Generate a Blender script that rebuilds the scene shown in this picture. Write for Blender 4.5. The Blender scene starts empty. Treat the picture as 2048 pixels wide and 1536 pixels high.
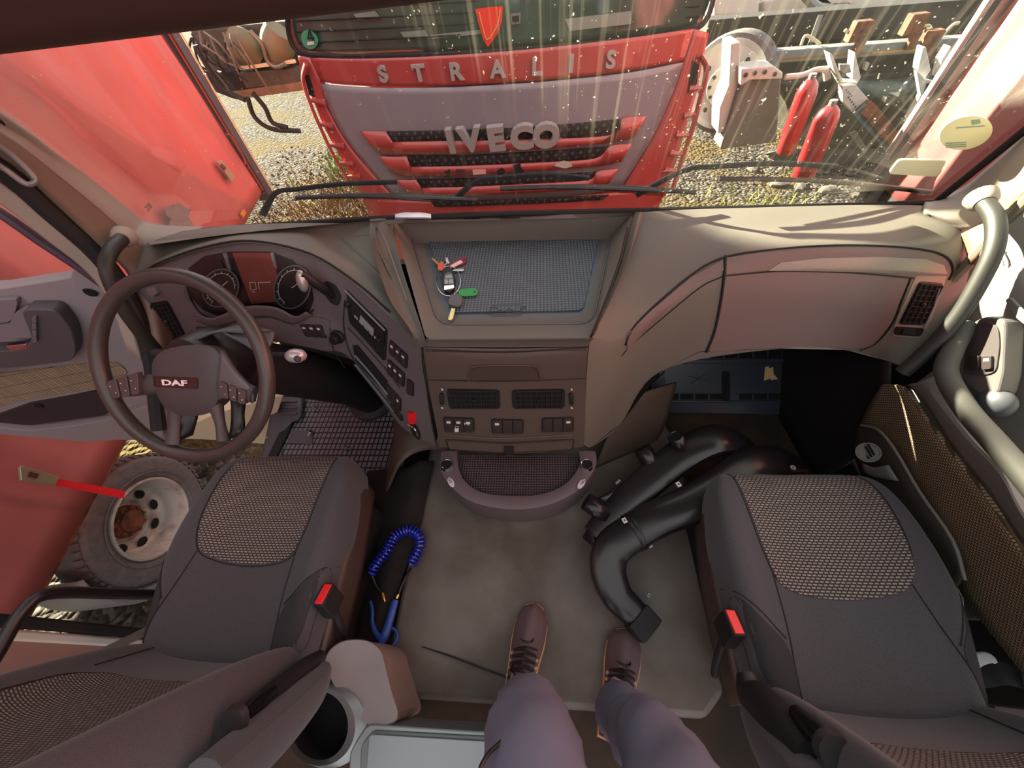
import bpy, bmesh, math, random
from mathutils import Vector, Matrix
from mathutils.bvhtree import BVHTree
random.seed(7)
sc = bpy.context.scene
COL = sc.collection
V = Vector
# ---------------------------------------------------------------- camera (wide phone lens, looking down and ahead)
F = 740.0
CAM = V((0, 0, 1.35))
RX = V((0.99493209, -0.01593166, -0.09927899))
RY = V((0.04792266, -0.79287558, 0.60749628))
RZ = V((-0.08839431, -0.60917526, -0.78809387))
cam_d = bpy.data.cameras.new('camera'); cam = bpy.data.objects.new('camera', cam_d); COL.objects.link(cam)
cam_d.sensor_width = 36.0; cam_d.lens = F / 2048 * 36.0; cam_d.clip_start = 0.02; cam_d.clip_end = 200
cam.matrix_world = Matrix(((RX[0], -RX[1], -RX[2], 0), (RY[0], -RY[1], -RY[2], 0), (RZ[0], -RZ[1], -RZ[2], 1.35), (0, 0, 0, 1)))
sc.camera = cam
# ---------------------------------------------------------------- light: overcast-bright sky and a low sun from the front left
w = bpy.data.worlds.new('sky'); sc.world = w; w.use_nodes = True
bg = w.node_tree.nodes['Background']; bg.inputs[0].default_value = (1.0, 0.965, 0.96, 1); bg.inputs[1].default_value = 1.03
sd = bpy.data.lights.new('sun', 'SUN'); sun = bpy.data.objects.new('sun', sd); COL.objects.link(sun)
sd.energy = 30.0; sd.angle = math.radians(0.9); sd.color = (1.0, 0.93, 0.70)
SAZ, SEL = math.radians(-47.3), math.radians(20.1)
tosun = V((math.sin(SAZ) * math.cos(SEL), math.cos(SAZ) * math.cos(SEL), math.sin(SEL)))
sun.rotation_euler = tosun.to_track_quat('Z', 'Y').to_euler(); sun.location = tosun * 20
vs = sc.view_settings
vs.view_transform = 'Standard'; vs.look = 'None'; vs.gamma = 1; vs.use_curve_mapping = False; vs.exposure = 0.70

# ---------------------------------------------------------------- helpers
def ray(px, py):
    a, b = (px - 1024) / F, (py - 768) / F
    return V((RX[0]*a + RX[1]*b + RX[2], RY[0]*a + RY[1]*b + RY[2], RZ[0]*a + RZ[1]*b + RZ[2]))
def W(px, py, x=None, y=None, z=None):          # the point seen at a pixel whose real x, y or z is known
    d = ray(px, py)
    t = (x - CAM.x) / d.x if x is not None else (y - CAM.y) / d.y if y is not None else (z - CAM.z) / d.z
    return CAM + d * t
def WP(px, py, p, n):
    d = ray(px, py); return CAM + d * ((V(p) - CAM).dot(V(n)) / d.dot(V(n)))
def Y(px, py, y): return W(px, py, y=y)
def Z(px, py, z): return W(px, py, z=z)
def X(px, py, x): return W(px, py, x=x)
def lin(v): return v / 12.92 if v <= .04045 else ((v + .055) / 1.055) ** 2.4
def hx(h): h = h.lstrip('#'); return tuple(lin(int(h[i:i+2], 16) / 255) for i in (0, 2, 4)) + (1,)
def cr(p0, p1, p2, p3, t):
    return 0.5 * ((2*p1) + (-p0 + p2)*t + (2*p0 - 5*p1 + 4*p2 - p3)*t*t + (-p0 + 3*p1 - 3*p2 + p3)*t*t*t)
def smooth(P, n=6, closed=False):
    P = [V(p) for p in P]; out = []; m = len(P)
    if m < 3 and not closed:
        return [P[0].lerp(P[1], k / n) for k in range(n + 1)]
    for i in range(m if closed else m - 1):
        a = P[(i-1) % m] if closed or i > 0 else P[0]*2 - P[1]
        b, c = P[i], P[(i+1) % m]
        d = P[(i+2) % m] if closed or i + 2 < m else P[-1]*2 - P[-2]
        for k in range(n): out.append(cr(a, b, c, d, k / n))
    if not closed: out.append(P[-1])
    return out
def rnd(P, r=8, n=4):                            # round the corners of a 2D or 3D polygon
    P = [V(p) for p in P]; out = []; m = len(P)
    for i in range(m):
        a, b, c = P[i-1], P[i], P[(i+1) % m]
        u, v = a - b, c - b; ru, rv = min(r, u.length*.45), min(r, v.length*.45)
        s, e = b + u.normalized()*ru, b + v.normalized()*rv
        for k in range(n + 1):
            t = k / n; out.append(s*(1-t)**2 + b*2*t*(1-t) + e*t*t)
    return out
class MB:
    def __init__(s): s.v = []; s.f = []; s.uv = None
    def add(s, vs_, fs):
        o = len(s.v); s.v += [V(p) for p in vs_]; s.f += [tuple(o + i for i in f) for f in fs]; return s
    def box(s, c, size, R=None):
        c = V(c); h = V(size) / 2; vs_ = []
        for i in (-1, 1):
            for j in (-1, 1):
                for k in (-1, 1):
                    p = V((i*h.x, j*h.y, k*h.z)); vs_.append(c + (R @ p if R else p))
        return s.add(vs_, [(0,1,3,2),(4,6,7,5),(0,4,5,1),(2,3,7,6),(0,2,6,4),(1,5,7,3)])
    def bar(s, a, b, w_, h_, up=(0, 0, 1)):       # box beam from a to b
        a, b = V(a), V(b); d = (b - a); R = frame(d, up); return s.box((a + b) / 2, (w_, h_, d.length), R)
    def grid(s, rows, cu=False, cv=False):
        n = len(rows[0]); o = len(s.v)
        for r in rows: s.v += [V(p) for p in r]
        for i in range(len(rows) - (0 if cv else 1)):
            for j in range(n - (0 if cu else 1)):
                a, b = i, (i+1) % len(rows); c, d = j, (j+1) % n
                s.f.append((o+a*n+c, o+a*n+d, o+b*n+d, o+b*n+c))
        return s
    def loft(s, rows, k=5, l=5, cu=False):        # smooth surface through a few control rows
        R1 = [smooth(r, k, cu) for r in rows]
        colz = [smooth([r[j] for r in R1], l) for j in range(len(R1[0]))]
        rr = [[colz[j][i] for j in range(len(colz))] for i in range(len(colz[0]))]
        s.grid(rr, cu=cu); return s
    def tube(s, P, r, n=10, cap=True, sm=0, closed=False, flat=1.0, up=None, sq=2):
        if sm: 
            if isinstance(r, (list, tuple)):
                rr = smooth([V((q, 0, 0)) for q in r], sm, closed); r = [q.x for q in rr]
            P = smooth(P, sm, closed)
        P = [V(p) for p in P]; m = len(P); rows = []; pu = V(up) if up else None
        for i, p in enumerate(P):
            d = (P[(i+1) % m] - P[i-1]) if closed else (P[min(i+1, m-1)] - P[max(i-1, 0)])
            if d.length < 1e-9: d = V((0, 0, 1))
            d.normalize()
            if pu is None: pu = d.orthogonal()
            u = (pu - d * pu.dot(d))
            if u.length < 1e-6: u = d.orthogonal()
            u.normalize(); 
            if up is None: pu = u
            v = d.cross(u); q = r[i] if isinstance(r, (list, tuple)) else r
            rows.append([p + (u*math.cos(a)*q*flat + v*math.sin(a)*q)*((abs(math.cos(a))**sq + abs(math.sin(a))**sq)**(-1/sq)) for a in (2*math.pi*k/n for k in range(n))])
        o = len(s.v); s.grid(rows, cu=True, cv=closed)
        if cap and not closed:
            s.f.append(tuple(o + k for k in range(n))[::-1]); s.f.append(tuple(o + (m-1)*n + k for k in range(n)))
        return s
    def prism(s, P, vec):
        P = [V(p) for p in P]; n = len(P); vec = V(vec)
        return s.add(P + [p + vec for p in P], [tuple(range(n))[::-1], tuple(range(n, 2*n))] + [(i, (i+1) % n, n+(i+1) % n, n+i) for i in range(n)])
    def lathe(s, c, axis, prof, n=32, cap=True):
        c = V(c); a = V(axis).normalized(); u = a.orthogonal().normalized(); v = a.cross(u)
        rows = [[c + a*h + (u*math.cos(t) + v*math.sin(t))*r for t in (2*math.pi*k/n for k in range(n))] for r, h in prof]
        o = len(s.v); s.grid(rows, cu=True)
        if cap:
            if prof[0][0] > 1e-5: s.f.append(tuple(o + k for k in range(n))[::-1])
            if prof[-1][0] > 1e-5: s.f.append(tuple(o + (len(prof)-1)*n + k for k in range(n)))
        return s
    def ball(s, c, r, n=14, R=None):
        c = V(c); r = V(r) if not isinstance(r, (int, float)) else V((r, r, r)); rows = []
        for i in range(n // 2 + 1):
            t = math.pi * i / (n // 2)
            row = []
            for k in range(n):
                p = V((r.x*math.sin(t)*math.cos(2*math.pi*k/n), r.y*math.sin(t)*math.sin(2*math.pi*k/n), r.z*math.cos(t)))
                row.append(c + (R @ p if R else p))
            rows.append(row)
        return s.grid(rows, cu=True)
    def build(s, name, mat, parent=None, sharp=False, bevel=0, solid=0, sub=0, off=-1, ang=35):
        me = bpy.data.meshes.new(name); o = bpy.data.objects.new(name, me); COL.objects.link(o)
        org = V((0, 0, 0))
        if parent is not None:
            o.parent = parent; q = parent
            while q is not None: org += q.location; q = q.parent
        elif s.v:
            xs = [p.x for p in s.v]; ys = [p.y for p in s.v]; zs = [p.z for p in s.v]
            org = V(((min(xs)+max(xs))/2, (min(ys)+max(ys))/2, min(zs))); o.location = org
        me.from_pydata([p - org for p in s.v], [], s.f); me.validate()
        b = bmesh.new(); b.from_mesh(me); bmesh.ops.remove_doubles(b, verts=b.verts, dist=1e-6); bmesh.ops.recalc_face_normals(b, faces=b.faces); b.to_mesh(me); b.free()
        me.materials.append(mat)
        if not sharp: me.polygons.foreach_set('use_smooth', [True]*len(me.polygons))
        if solid:
            m = o.modifiers.new('solid', 'SOLIDIFY'); m.thickness = solid; m.offset = off
        if bevel:
            m = o.modifiers.new('bevel', 'BEVEL'); m.width = bevel; m.segments = 3; m.limit_method = 'ANGLE'; m.angle_limit = math.radians(30); m.harden_normals = False
        if sub:
            m = o.modifiers.new('sub', 'SUBSURF'); m.levels = sub; m.render_levels = sub
        if not sharp:
            try: me.set_sharp_from_angle(angle=math.radians(ang))
            except Exception: pass
        return o
def frame(d, up=(0, 0, 1)):                        # matrix whose z column runs along d
    d = V(d).normalized(); u = V(up).cross(d)
    if u.length < 1e-5: u = d.orthogonal()
    u.normalize(); v = d.cross(u); return Matrix((u, v, d)).transposed()
class Surf:                                        # lay small details on a surface that is already built
    def __init__(s, *mbs):
        vs_, fs = [], []
        for mb in mbs:
            o = len(vs_); vs_ += mb.v; fs += [tuple(o+i for i in f) for f in mb.f]
        s.t = BVHTree.FromPolygons(vs_, fs); s.last = None
    def at(s, px, py, off=0.0):
        d = ray(px, py).normalized(); h = s.t.ray_cast(CAM, d)
        if h[0] is None:
            if s.last is None: return None
            p0, n0 = s.last; t = (p0 - CAM).dot(n0) / d.dot(n0); return CAM + d*t + n0*off
        n = h[1] if h[1].dot(d) < 0 else -h[1]
        s.last = (h[0], n); return h[0] + n*off
    def line(s, P, r=.0015, off=0.0, mb=None, sm=0, n=6, closed=False, step=14):
        P = [V((p[0], p[1], 0)) for p in P]
        if sm: P = smooth(P, sm, closed)
        Q = []
        for i in range(len(P) - (0 if closed else 1)):
            a, b = P[i], P[(i+1) % len(P)]; k = max(1, int((b-a).length / step))
            Q += [a.lerp(b, j/k) for j in range(k)]
        if not closed: Q.append(P[-1])
        mb = mb or MB(); return mb.tube([s.at(q.x, q.y, off) for q in Q], r, n=n, closed=closed)
    def patch(s, P, off=.002, depth=.004, rings=4, mb=None, r=0, dome=0.0, step=16):
        P = [V((p[0], p[1], 0)) for p in P]
        if r: P = rnd(P, r)
        Q = []
        for i in range(len(P)):
            a, b = P[i], P[(i+1) % len(P)]; k = max(1, int((b-a).length / step))
            Q += [a.lerp(b, j/k) for j in range(k)]
        c = sum(Q, V((0, 0, 0))) / len(Q); mb = mb or MB(); rows = []
        for k in range(1, rings + 1):
            f = k / rings; rows.append([s.at(*(c.lerp(q, f)).xy, off + dome*(1-f*f)) for q in Q])
        rows.append([s.at(q.x, q.y, off - depth) for q in Q])
        o = len(mb.v); mb.grid(rows, cu=True)
        mb.v.append(s.at(c.x, c.y, off + dome)); ci = len(mb.v) - 1; n = len(Q)
        for j in range(n): mb.f.append((ci, o + (j+1) % n, o + j))
        return mb
def thing(name, label, cat, loc=(0, 0, 0), group=None, kind=None):
    o = bpy.data.objects.new(name, None); COL.objects.link(o); o.location = loc; o.empty_display_size = .05
    o['label'] = label; o['category'] = cat
    if group: o['group'] = group
    if kind: o['kind'] = kind
    return o
def tag(o, label, cat, group=None, kind=None):
    o['label'] = label; o['category'] = cat
    if group: o['group'] = group
    if kind: o['kind'] = kind
    return o
def struct(o): o['kind'] = 'structure'; return o
def copy_tree(o, parent=None):
    c = o.copy(); COL.objects.link(c); c.parent = parent
    for ch in list(o.children): copy_tree(ch, c)
    return c
def text(s_, c, right, up, h, depth, mat, parent, name, wscale=1.0, bold=0.0, shear=0.0):
    cu = bpy.data.curves.new('lettering', 'FONT'); cu.body = s_; cu.size = 1.0; cu.extrude = 0.5; cu.align_x = 'CENTER'; cu.align_y = 'CENTER'; cu.offset = bold; cu.shear = shear; cu.resolution_u = 4
    t = bpy.data.objects.new('lettering', cu); COL.objects.link(t); dg = bpy.context.evaluated_depsgraph_get(); dg.update()
    me = bpy.data.meshes.new_from_object(t.evaluated_get(dg)); bpy.data.objects.remove(t)
    r = V(right).normalized(); u = V(up); u = (u - r*u.dot(r)).normalized(); n = r.cross(u)
    ys = [v.co.y for v in me.vertices]; k = h / (max(ys) - min(ys)); yc = (max(ys)+min(ys))/2; xs = [v.co.x for v in me.vertices]; xc = (max(xs)+min(xs))/2
    mb = MB(); mb.add([V(c) + r*(v.co.x-xc)*k*wscale + u*(v.co.y-yc)*k + n*v.co.z*depth for v in me.vertices], [tuple(p.vertices) for p in me.polygons])
    return mb.build(name, mat, parent, sharp=True)

# ---------------------------------------------------------------- materials
MATS = {}
def mat(name, col, rough=.5, metal=0.0, noise=0.0, nscale=60, bump=0.0, bscale=300, coat=0.0, spec=.5, col2=None, fac=(.4, .6), sheen=0):
    if name in MATS: return MATS[name]
    m = bpy.data.materials.new(name); m.use_nodes = True; N = m.node_tree.nodes; L = m.node_tree.links; p = N['Principled BSDF']
    c = hx(col) if isinstance(col, str) else tuple(col) + (1,)
    p.inputs['Base Color'].default_value = c; p.inputs['Roughness'].default_value = rough; p.inputs['Metallic'].default_value = metal
    p.inputs['Specular IOR Level'].default_value = spec; p.inputs['Coat Weight'].default_value = coat
    if sheen: p.inputs['Sheen Weight'].default_value = sheen
    tc = N.new('ShaderNodeTexCoord')
    if noise or col2:
        n = N.new('ShaderNodeTexNoise'); n.inputs['Scale'].default_value = nscale; n.inputs['Detail'].default_value = 5; L.new(tc.outputs['Object'], n.inputs['Vector'])
        r = N.new('ShaderNodeValToRGB'); r.color_ramp.elements[0].position = fac[0]; r.color_ramp.elements[1].position = fac[1]
        if col2: r.color_ramp.elements[0].color = c; r.color_ramp.elements[1].color = hx(col2)
        else:
            r.color_ramp.elements[0].position = .25; r.color_ramp.elements[1].position = .75
            r.color_ramp.elements[0].color = tuple(q*(1-noise) for q in c[:3]) + (1,); r.color_ramp.elements[1].color = tuple(min(1, q*(1+noise)) for q in c[:3]) + (1,)
        L.new(n.outputs['Fac'], r.inputs['Fac']); L.new(r.outputs['Color'], p.inputs['Base Color'])
    if bump:
        n = N.new('ShaderNodeTexNoise'); n.inputs['Scale'].default_value = bscale; n.inputs['Detail'].default_value = 3; L.new(tc.outputs['Object'], n.inputs['Vector'])
        b = N.new('ShaderNodeBump'); b.inputs['Strength'].default_value = bump; b.inputs['Distance'].default_value = .002; L.new(n.outputs['Fac'], b.inputs['Height']); L.new(b.outputs['Normal'], p.inputs['Normal'])
    MATS[name] = m; return m
def glassy(name, tint=(1, 1, 1), refl=.08, dirt=0.0, dirtcol='#d8d0bc'):
    m = bpy.data.materials.new(name); m.use_nodes = True; N = m.node_tree.nodes; L = m.node_tree.links; N.remove(N['Principled BSDF']); out = N['Material Output']
    t = N.new('ShaderNodeBsdfTransparent'); t.inputs[0].default_value = tint + (1,); g = N.new('ShaderNodeBsdfGlossy'); g.inputs['Roughness'].default_value = .03
    mx = N.new('ShaderNodeMixShader'); lw = N.new('ShaderNodeFresnel'); lw.inputs[0].default_value = 1.25
    mp = N.new('ShaderNodeMath'); mp.operation = 'MULTIPLY'; mp.inputs[1].default_value = refl/.08; L.new(lw.outputs[0], mp.inputs[0])
    L.new(mp.outputs[0], mx.inputs[0]); L.new(t.outputs[0], mx.inputs[1]); L.new(g.outputs[0], mx.inputs[2]); last = mx
    if dirt:
        tc = N.new('ShaderNodeTexCoord'); d = N.new('ShaderNodeBsdfDiffuse'); d.inputs[0].default_value = hx(dirtcol)
        tr = N.new('ShaderNodeBsdfTranslucent'); tr.inputs[0].default_value = hx(dirtcol); ad = N.new('ShaderNodeMixShader'); L.new(d.outputs[0], ad.inputs[1]); L.new(tr.outputs[0], ad.inputs[2])
        # specks
        n = N.new('ShaderNodeTexNoise'); n.inputs['Scale'].default_value = 110; n.inputs['Detail'].default_value = 2; L.new(tc.outputs['Object'], n.inputs['Vector'])
        r = N.new('ShaderNodeValToRGB'); r.color_ramp.elements[0].position = .69; r.color_ramp.elements[1].position = .76; L.new(n.outputs['Fac'], r.inputs['Fac'])
        # runs down the glass
        mpg = N.new('ShaderNodeMapping'); mpg.inputs['Scale'].default_value = (85, 3, 1.3); L.new(tc.outputs['Object'], mpg.inputs['Vector'])
        n2 = N.new('ShaderNodeTexNoise'); n2.inputs['Scale'].default_value = 1.0; n2.inputs['Detail'].default_value = 6; n2.inputs['Distortion'].default_value = .25; L.new(mpg.outputs[0], n2.inputs['Vector'])
        r2 = N.new('ShaderNodeValToRGB'); r2.color_ramp.elements[0].position = .53; r2.color_ramp.elements[1].position = .76; L.new(n2.outputs['Fac'], r2.inputs['Fac'])
        a = N.new('ShaderNodeMath'); a.operation = 'MULTIPLY'; a.inputs[1].default_value = .45; L.new(r.outputs[0], a.inputs[0])
        b = N.new('ShaderNodeMath'); b.operation = 'MULTIPLY_ADD'; b.inputs[1].default_value = dirt; L.new(r2.outputs[0], b.inputs[0]); L.new(a.outputs[0], b.inputs[2])
        b2 = N.new('ShaderNodeMath'); b2.operation = 'ADD'; b2.inputs[1].default_value = dirt*.12; b2.use_clamp = True; L.new(b.outputs[0], b2.inputs[0])
        m2 = N.new('ShaderNodeMixShader'); L.new(b2.outputs[0], m2.inputs[0]); L.new(mx.outputs[0], m2.inputs[1]); L.new(ad.outputs[0], m2.inputs[2]); last = m2
    L.new(last.outputs[0], out.inputs['Surface']); return m
def fabric(name, base, dash, sx=150, sy=260, axes='XY', rot=0.0, mort=.3, off=.5):
    m = bpy.data.materials.new(name); m.use_nodes = True; N = m.node_tree.nodes; L = m.node_tree.links; p = N['Principled BSDF']; p.inputs['Roughness'].default_value = .95
    tc = N.new('ShaderNodeTexCoord'); mp = N.new('ShaderNodeMapping'); sp = N.new('ShaderNodeSeparateXYZ'); cb = N.new('ShaderNodeCombineXYZ')
    L.new(tc.outputs['Object'], sp.inputs[0]); L.new(sp.outputs[axes[0]], cb.inputs[0]); L.new(sp.outputs[axes[1]], cb.inputs[1]); L.new(cb.outputs[0], mp.inputs[0]); mp.inputs['Rotation'].default_value = (0, 0, rot)
    br = N.new('ShaderNodeTexBrick'); L.new(mp.outputs[0], br.inputs['Vector']); br.inputs['Scale'].default_value = 1; br.inputs['Brick Width'].default_value = 1/sx; br.inputs['Row Height'].default_value = 1/sy
    br.inputs['Mortar Size'].default_value = mort/sy; br.inputs['Mortar Smooth'].default_value = .3; br.offset = off
    br.inputs['Color1'].default_value = hx(dash); br.inputs['Color2'].default_value = tuple(q*.8 for q in hx(dash)[:3]) + (1,); br.inputs['Mortar'].default_value = hx(base)
    L.new(br.outputs['Color'], p.inputs['Base Color'])
    b = N.new('ShaderNodeBump'); b.inputs['Strength'].default_value = .5; b.inputs['Distance'].default_value = .001; b.invert = True; L.new(br.outputs['Fac'], b.inputs['Height']); L.new(b.outputs['Normal'], p.inputs['Normal'])
    return m
M_DASH = mat('dash_plastic', '#625e56', .62, bump=.25, bscale=700)
M_FASC = mat('fascia_plastic', '#5d5355', .6, bump=.2, bscale=700)
M_CONS = mat('console_plastic', '#4b3f38', .6, bump=.25, bscale=700)
M_SEAM = mat('seam_shadow_gap', '#17130f', .8)
M_BLK = mat('black_plastic', '#1b1a1b', .42)
M_BLK2 = mat('matt_black', '#121112', .75)
M_DUCT = mat('duct_plastic', '#1d191c', .28, bump=.05)
M_MATR = mat('rubber_mat', '#515b62', .55)
M_WHL = mat('wheel_leather', '#3d3735', .36, bump=.12, bscale=500)
M_WHC = mat('wheel_centre', '#433d3e', .5, bump=.1, bscale=600)
M_SIL = mat('silver_paint', '#838b8c', .38, metal=.6)
M_CHR = mat('chrome', '#d8d8d8', .15, metal=1)
M_TRIM = mat('pillar_trim', '#8f887e', .65, bump=.2, bscale=600)
M_DOOR = mat('door_plastic', '#8b8589', .6, bump=.2, bscale=600)
M_DOOR2 = mat('door_grey_green', '#747570', .55, bump=.2, bscale=600)
M_CREAM = mat('cream_paint', '#cfc8ac', .35, coat=.3)
M_FAB = mat('seat_fabric', '#434246', .95, noise=.25, nscale=420, bump=.3, bscale=900, sheen=.15)
M_FABD = mat('seat_fabric_dark', '#2e2d30', .95, noise=.25, nscale=420, bump=.3, bscale=900)
M_FLOOR = mat('tunnel_carpet_vinyl', '#4b423a', .55, bump=.35, bscale=500, col2='#6a635d', nscale=4.2, fac=(.4, .65))
M_FLOORB = mat('footwell_floor', '#3a2b1c', .8, col2='#241c14', nscale=9)
M_RUB = mat('ribbed_rubber', '#4b4a52', .5, bump=.1)
M_RED = mat('red_curtain', '#a85f5d', .42, noise=.12, nscale=2.5, bump=.1, bscale=6)
M_REDP = mat('red_truck_paint', '#a84240', .38, coat=.6, noise=.06, nscale=4)
M_GREYP = mat('grey_truck_paint', '#86828a', .4, coat=.3, noise=.05, nscale=5)
M_GRAVEL = None
M_WHITE = mat('white_paint', '#b9b7b0', .4)
M_TIRE = mat('tyre_rubber', '#5c5859', .85, noise=.25, nscale=25, bump=.3, bscale=60)
M_RIM = mat('rim_paint', '#a8a39b', .5, metal=.2, col2='#7a6455', nscale=9, fac=(.5, .75))
M_RUST = mat('rusty_steel', '#7a4a30', .85, col2='#4a3020', nscale=12)
M_DKMET = mat('dark_metal', '#34332f', .7, noise=.3, nscale=8)
M_LTMET = mat('grey_metal', '#7d8080', .45, metal=.4, noise=.15, nscale=20)
M_SCREEN = mat('display', '#7a4038', .25)
M_GAUGE = mat('gauge_face', '#2a2426', .35)
M_REDP2 = mat('red_plastic', '#e0232c', .35)
M_GRN = mat('green_plastic', '#12903a', .4)
M_BLUEH = mat('blue_hose', '#16259a', .16, coat=.6)
M_BLUEG = mat('blue_tool', '#25489a', .4)
M_BRASS = mat('brass', '#c09a50', .3, metal=1)
M_CLOTH = mat('black_cloth', '#1c1715', .95, bump=.5, bscale=400, noise=.3, nscale=30)
M_TROU = mat('trouser_fabric', '#65677a', .9, bump=.25, bscale=700, noise=.08, nscale=12)
M_SHOE = mat('shoe_fabric', '#5c484c', .7, bump=.1, bscale=800)
M_SOLE = mat('shoe_sole', '#b98a62', .6)
M_LACE = mat('shoe_lace', '#1f1519', .9)
M_SKIN = mat('skin', '#b98a72', .6)
M_HEAD = mat('header_plastic', '#3e2721', .7, bump=.35, bscale=350)
M_YEL = mat('rail_edge_sunlit', '#b58a3c', .6)  # yellow stands for sunlight along the rail edge, put into the colour
M_PAPER = mat('paper', '#d8d2c4', .8)
M_LEGEND = mat('legend_print', '#cfc6c0', .6)
M_STICK = mat('sticker_back', '#d8d4a8', .7)
M_STICK2 = mat('sticker_ink', '#7f9a86', .7)
G_WS = glassy('windshield_glass', (.96, .97, .95), .03, dirt=.06)
G_SIDE = glassy('side_glass', (.95, .96, .95), .08)
G_CLU = glassy('cluster_lens', (.85, .85, .85), .10)
M_DKGLASS = mat('dark_glass', '#3c5349', .08, spec=.8, noise=.4, nscale=3)
# ================================================================ CAB SHELL
CX = -0.13                                          # cab centre line
FW = -0.13                                          # footwell floor height
# tunnel floor (raised) and footwells
fl = MB()
out = [(-.50, -.085), (.40, -.085), (.46, -.03), (.50, .2), (.50, .75), (.42, .98), (-.50, .98), (-.50, .3)]
fl.prism([V((x, y, 0)) for x, y in out], (0, 0, -.16))
o = fl.build('floor', M_FLOOR, bevel=.018); struct(o)
fl = MB(); fl.box((-.11, .3, FW-.016), (2.32, 1.7, .03))
o = fl.build('floor', M_FLOORB, sharp=True); struct(o)
# raised front of the tunnel below the console, left hump beside the driver's mat
h = MB(); h.loft([[Y(770, 985, .52), Y(800, 925, .60), Y(850, 900, .66), Y(900, 905, .68)],
                  [Y(775, 930, .66), Y(800, 870, .72), Y(840, 845, .76), Y(900, 860, .74)],
                  [V((-.72, .85, FW)), V((-.69, .9, .05)), V((-.62, .94, .12)), V((-.5, .95, .14))]], 5, 5)
o = h.build('tunnel_side', M_CONS, solid=.01); tag(o, 'brown moulded tunnel cover rising beside the driver rubber mat', 'floor cover')
h = MB(); h.loft([[V((.17, .62, .005)), V((.3, .68, .003)), V((.42, .74, -.01))], [V((.2, .66, .12)), V((.33, .72, .1)), V((.45, .78, .06))], [V((.24, .72, .3)), V((.36, .8, .26)), V((.48, .88, .2))]], 5, 5)
o = h.build('tunnel_side', M_CONS, solid=.01); tag(o, 'brown moulded tunnel cover under the console beside the air ducts', 'floor cover')
# front bulkhead
b = MB(); b.box((-.125, 1.19, .2), (2.3, .03, .74)); o = b.build('wall_front', M_BLK2, sharp=True); struct(o)
# side walls: behind the door openings and below the windows
b = MB(); b.box((-1.30, -.27, .3), (.05, .56, 1.0)); o = b.build('wall_left', mat('sill_brown', '#8a6a62', .6), sharp=True); struct(o)
b = MB(); b.box((1.09, -.27, .3), (.05, .56, 1.0)); o = b.build('wall_right', M_DOOR, sharp=True); struct(o)
# roof and header with the visor housing
b = MB(); b.box((-.1, .60, 1.72), (2.46, .66, .04)); o = b.build('ceiling', mat('headliner', '#8a7f76', .9), sharp=True); struct(o)
b = MB(); b.loft([[V((x, .93, 1.70)), V((x, .80, 1.60)), V((x, .72, 1.42)), V((x, .755, 1.30)), V((x, .80, 1.272)), V((x, .86, 1.275)), V((x, .96, 1.32))] for x in (-1.22, -.4, .4, 1.0)], 4, 3)
o = b.build('trim_1', M_HEAD, solid=.01); struct(o)
b = MB(); b.tube([V((-1.12, .71, 1.435)), V((-.80, .705, 1.432))], .022, 12); o = b.build('sun_visor_roller', M_BLK2); tag(o, 'dark roller of the sun blind under the header at top left', 'sun blind')
# sill of the driver's door opening
s_ = MB(); s_.box((-1.285, .42, -.16), (.05, 1.1, .10)); o = s_.build('trim_2', M_BLK2, bevel=.006); struct(o)
s_ = MB(); s_.box((-1.32, .42, -.20), (.06, 1.14, .12)); o = s_.build('trim_3', M_CREAM, bevel=.01); struct(o)
s_ = MB(); s_.box((1.075, .42, -.05), (.05, 1.1, .22)); o = s_.build('trim_4', M_BLK2, bevel=.006); struct(o)
# cream entry step below the driver's door
e = thing('entry_step', 'cream painted cab entry step below the open driver door', 'step', (-1.4, .5, -.9))
m = MB(); m.prism([V((-1.30, .85, -.26)), V((-1.30, .85, -.9)), V((-1.62, .85, -.9)), V((-1.50, .85, -.5)), V((-1.40, .85, -.26))], (0, .10, 0)); m.build('side_panel', M_CREAM, e, bevel=.01)
m = MB(); m.box((-1.42, .5, -.60), (.22, .64, .04)); m.build('tread', M_CREAM, e, bevel=.01)
# rear lower left body: reddish floor strip behind the sill
s_ = MB(); s_.box((-1.18, -.12, .02), (.22, .50, .06)); o = s_.build('trim_5', mat('sill_brown', '#7b5a52', .6), bevel=.01); struct(o)
s_ = MB(); s_.box((-1.288, .030, .35), (.034, .026, 1.1)); o = s_.build('trim_12', M_BLK2, bevel=.006); struct(o)
s_ = MB(); s_.box((-1.284, .004, .35), (.030, .022, 1.1)); o = s_.build('trim_13', M_WHITE, bevel=.006); struct(o)
# kick panel closing the passenger footwell
s_ = MB(); s_.loft([[V((.99, 1.17, z)), V((1.0, 1.0, z)), V((1.01, .85, z if z < .3 else z*.8)), V((1.02, .74, z if z < .1 else z*.62)), V((1.03, .62, z*.45-.03))] for z in (-.13, .1, .35, .60)], 4, 4); o = s_.build('trim_14', M_BLK2, solid=.01); struct(o)
s_ = MB(); s_.box((1.135, .86, .28), (.02, .56, .66)); o = s_.build('trim_15', M_BLK2); struct(o)
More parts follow.
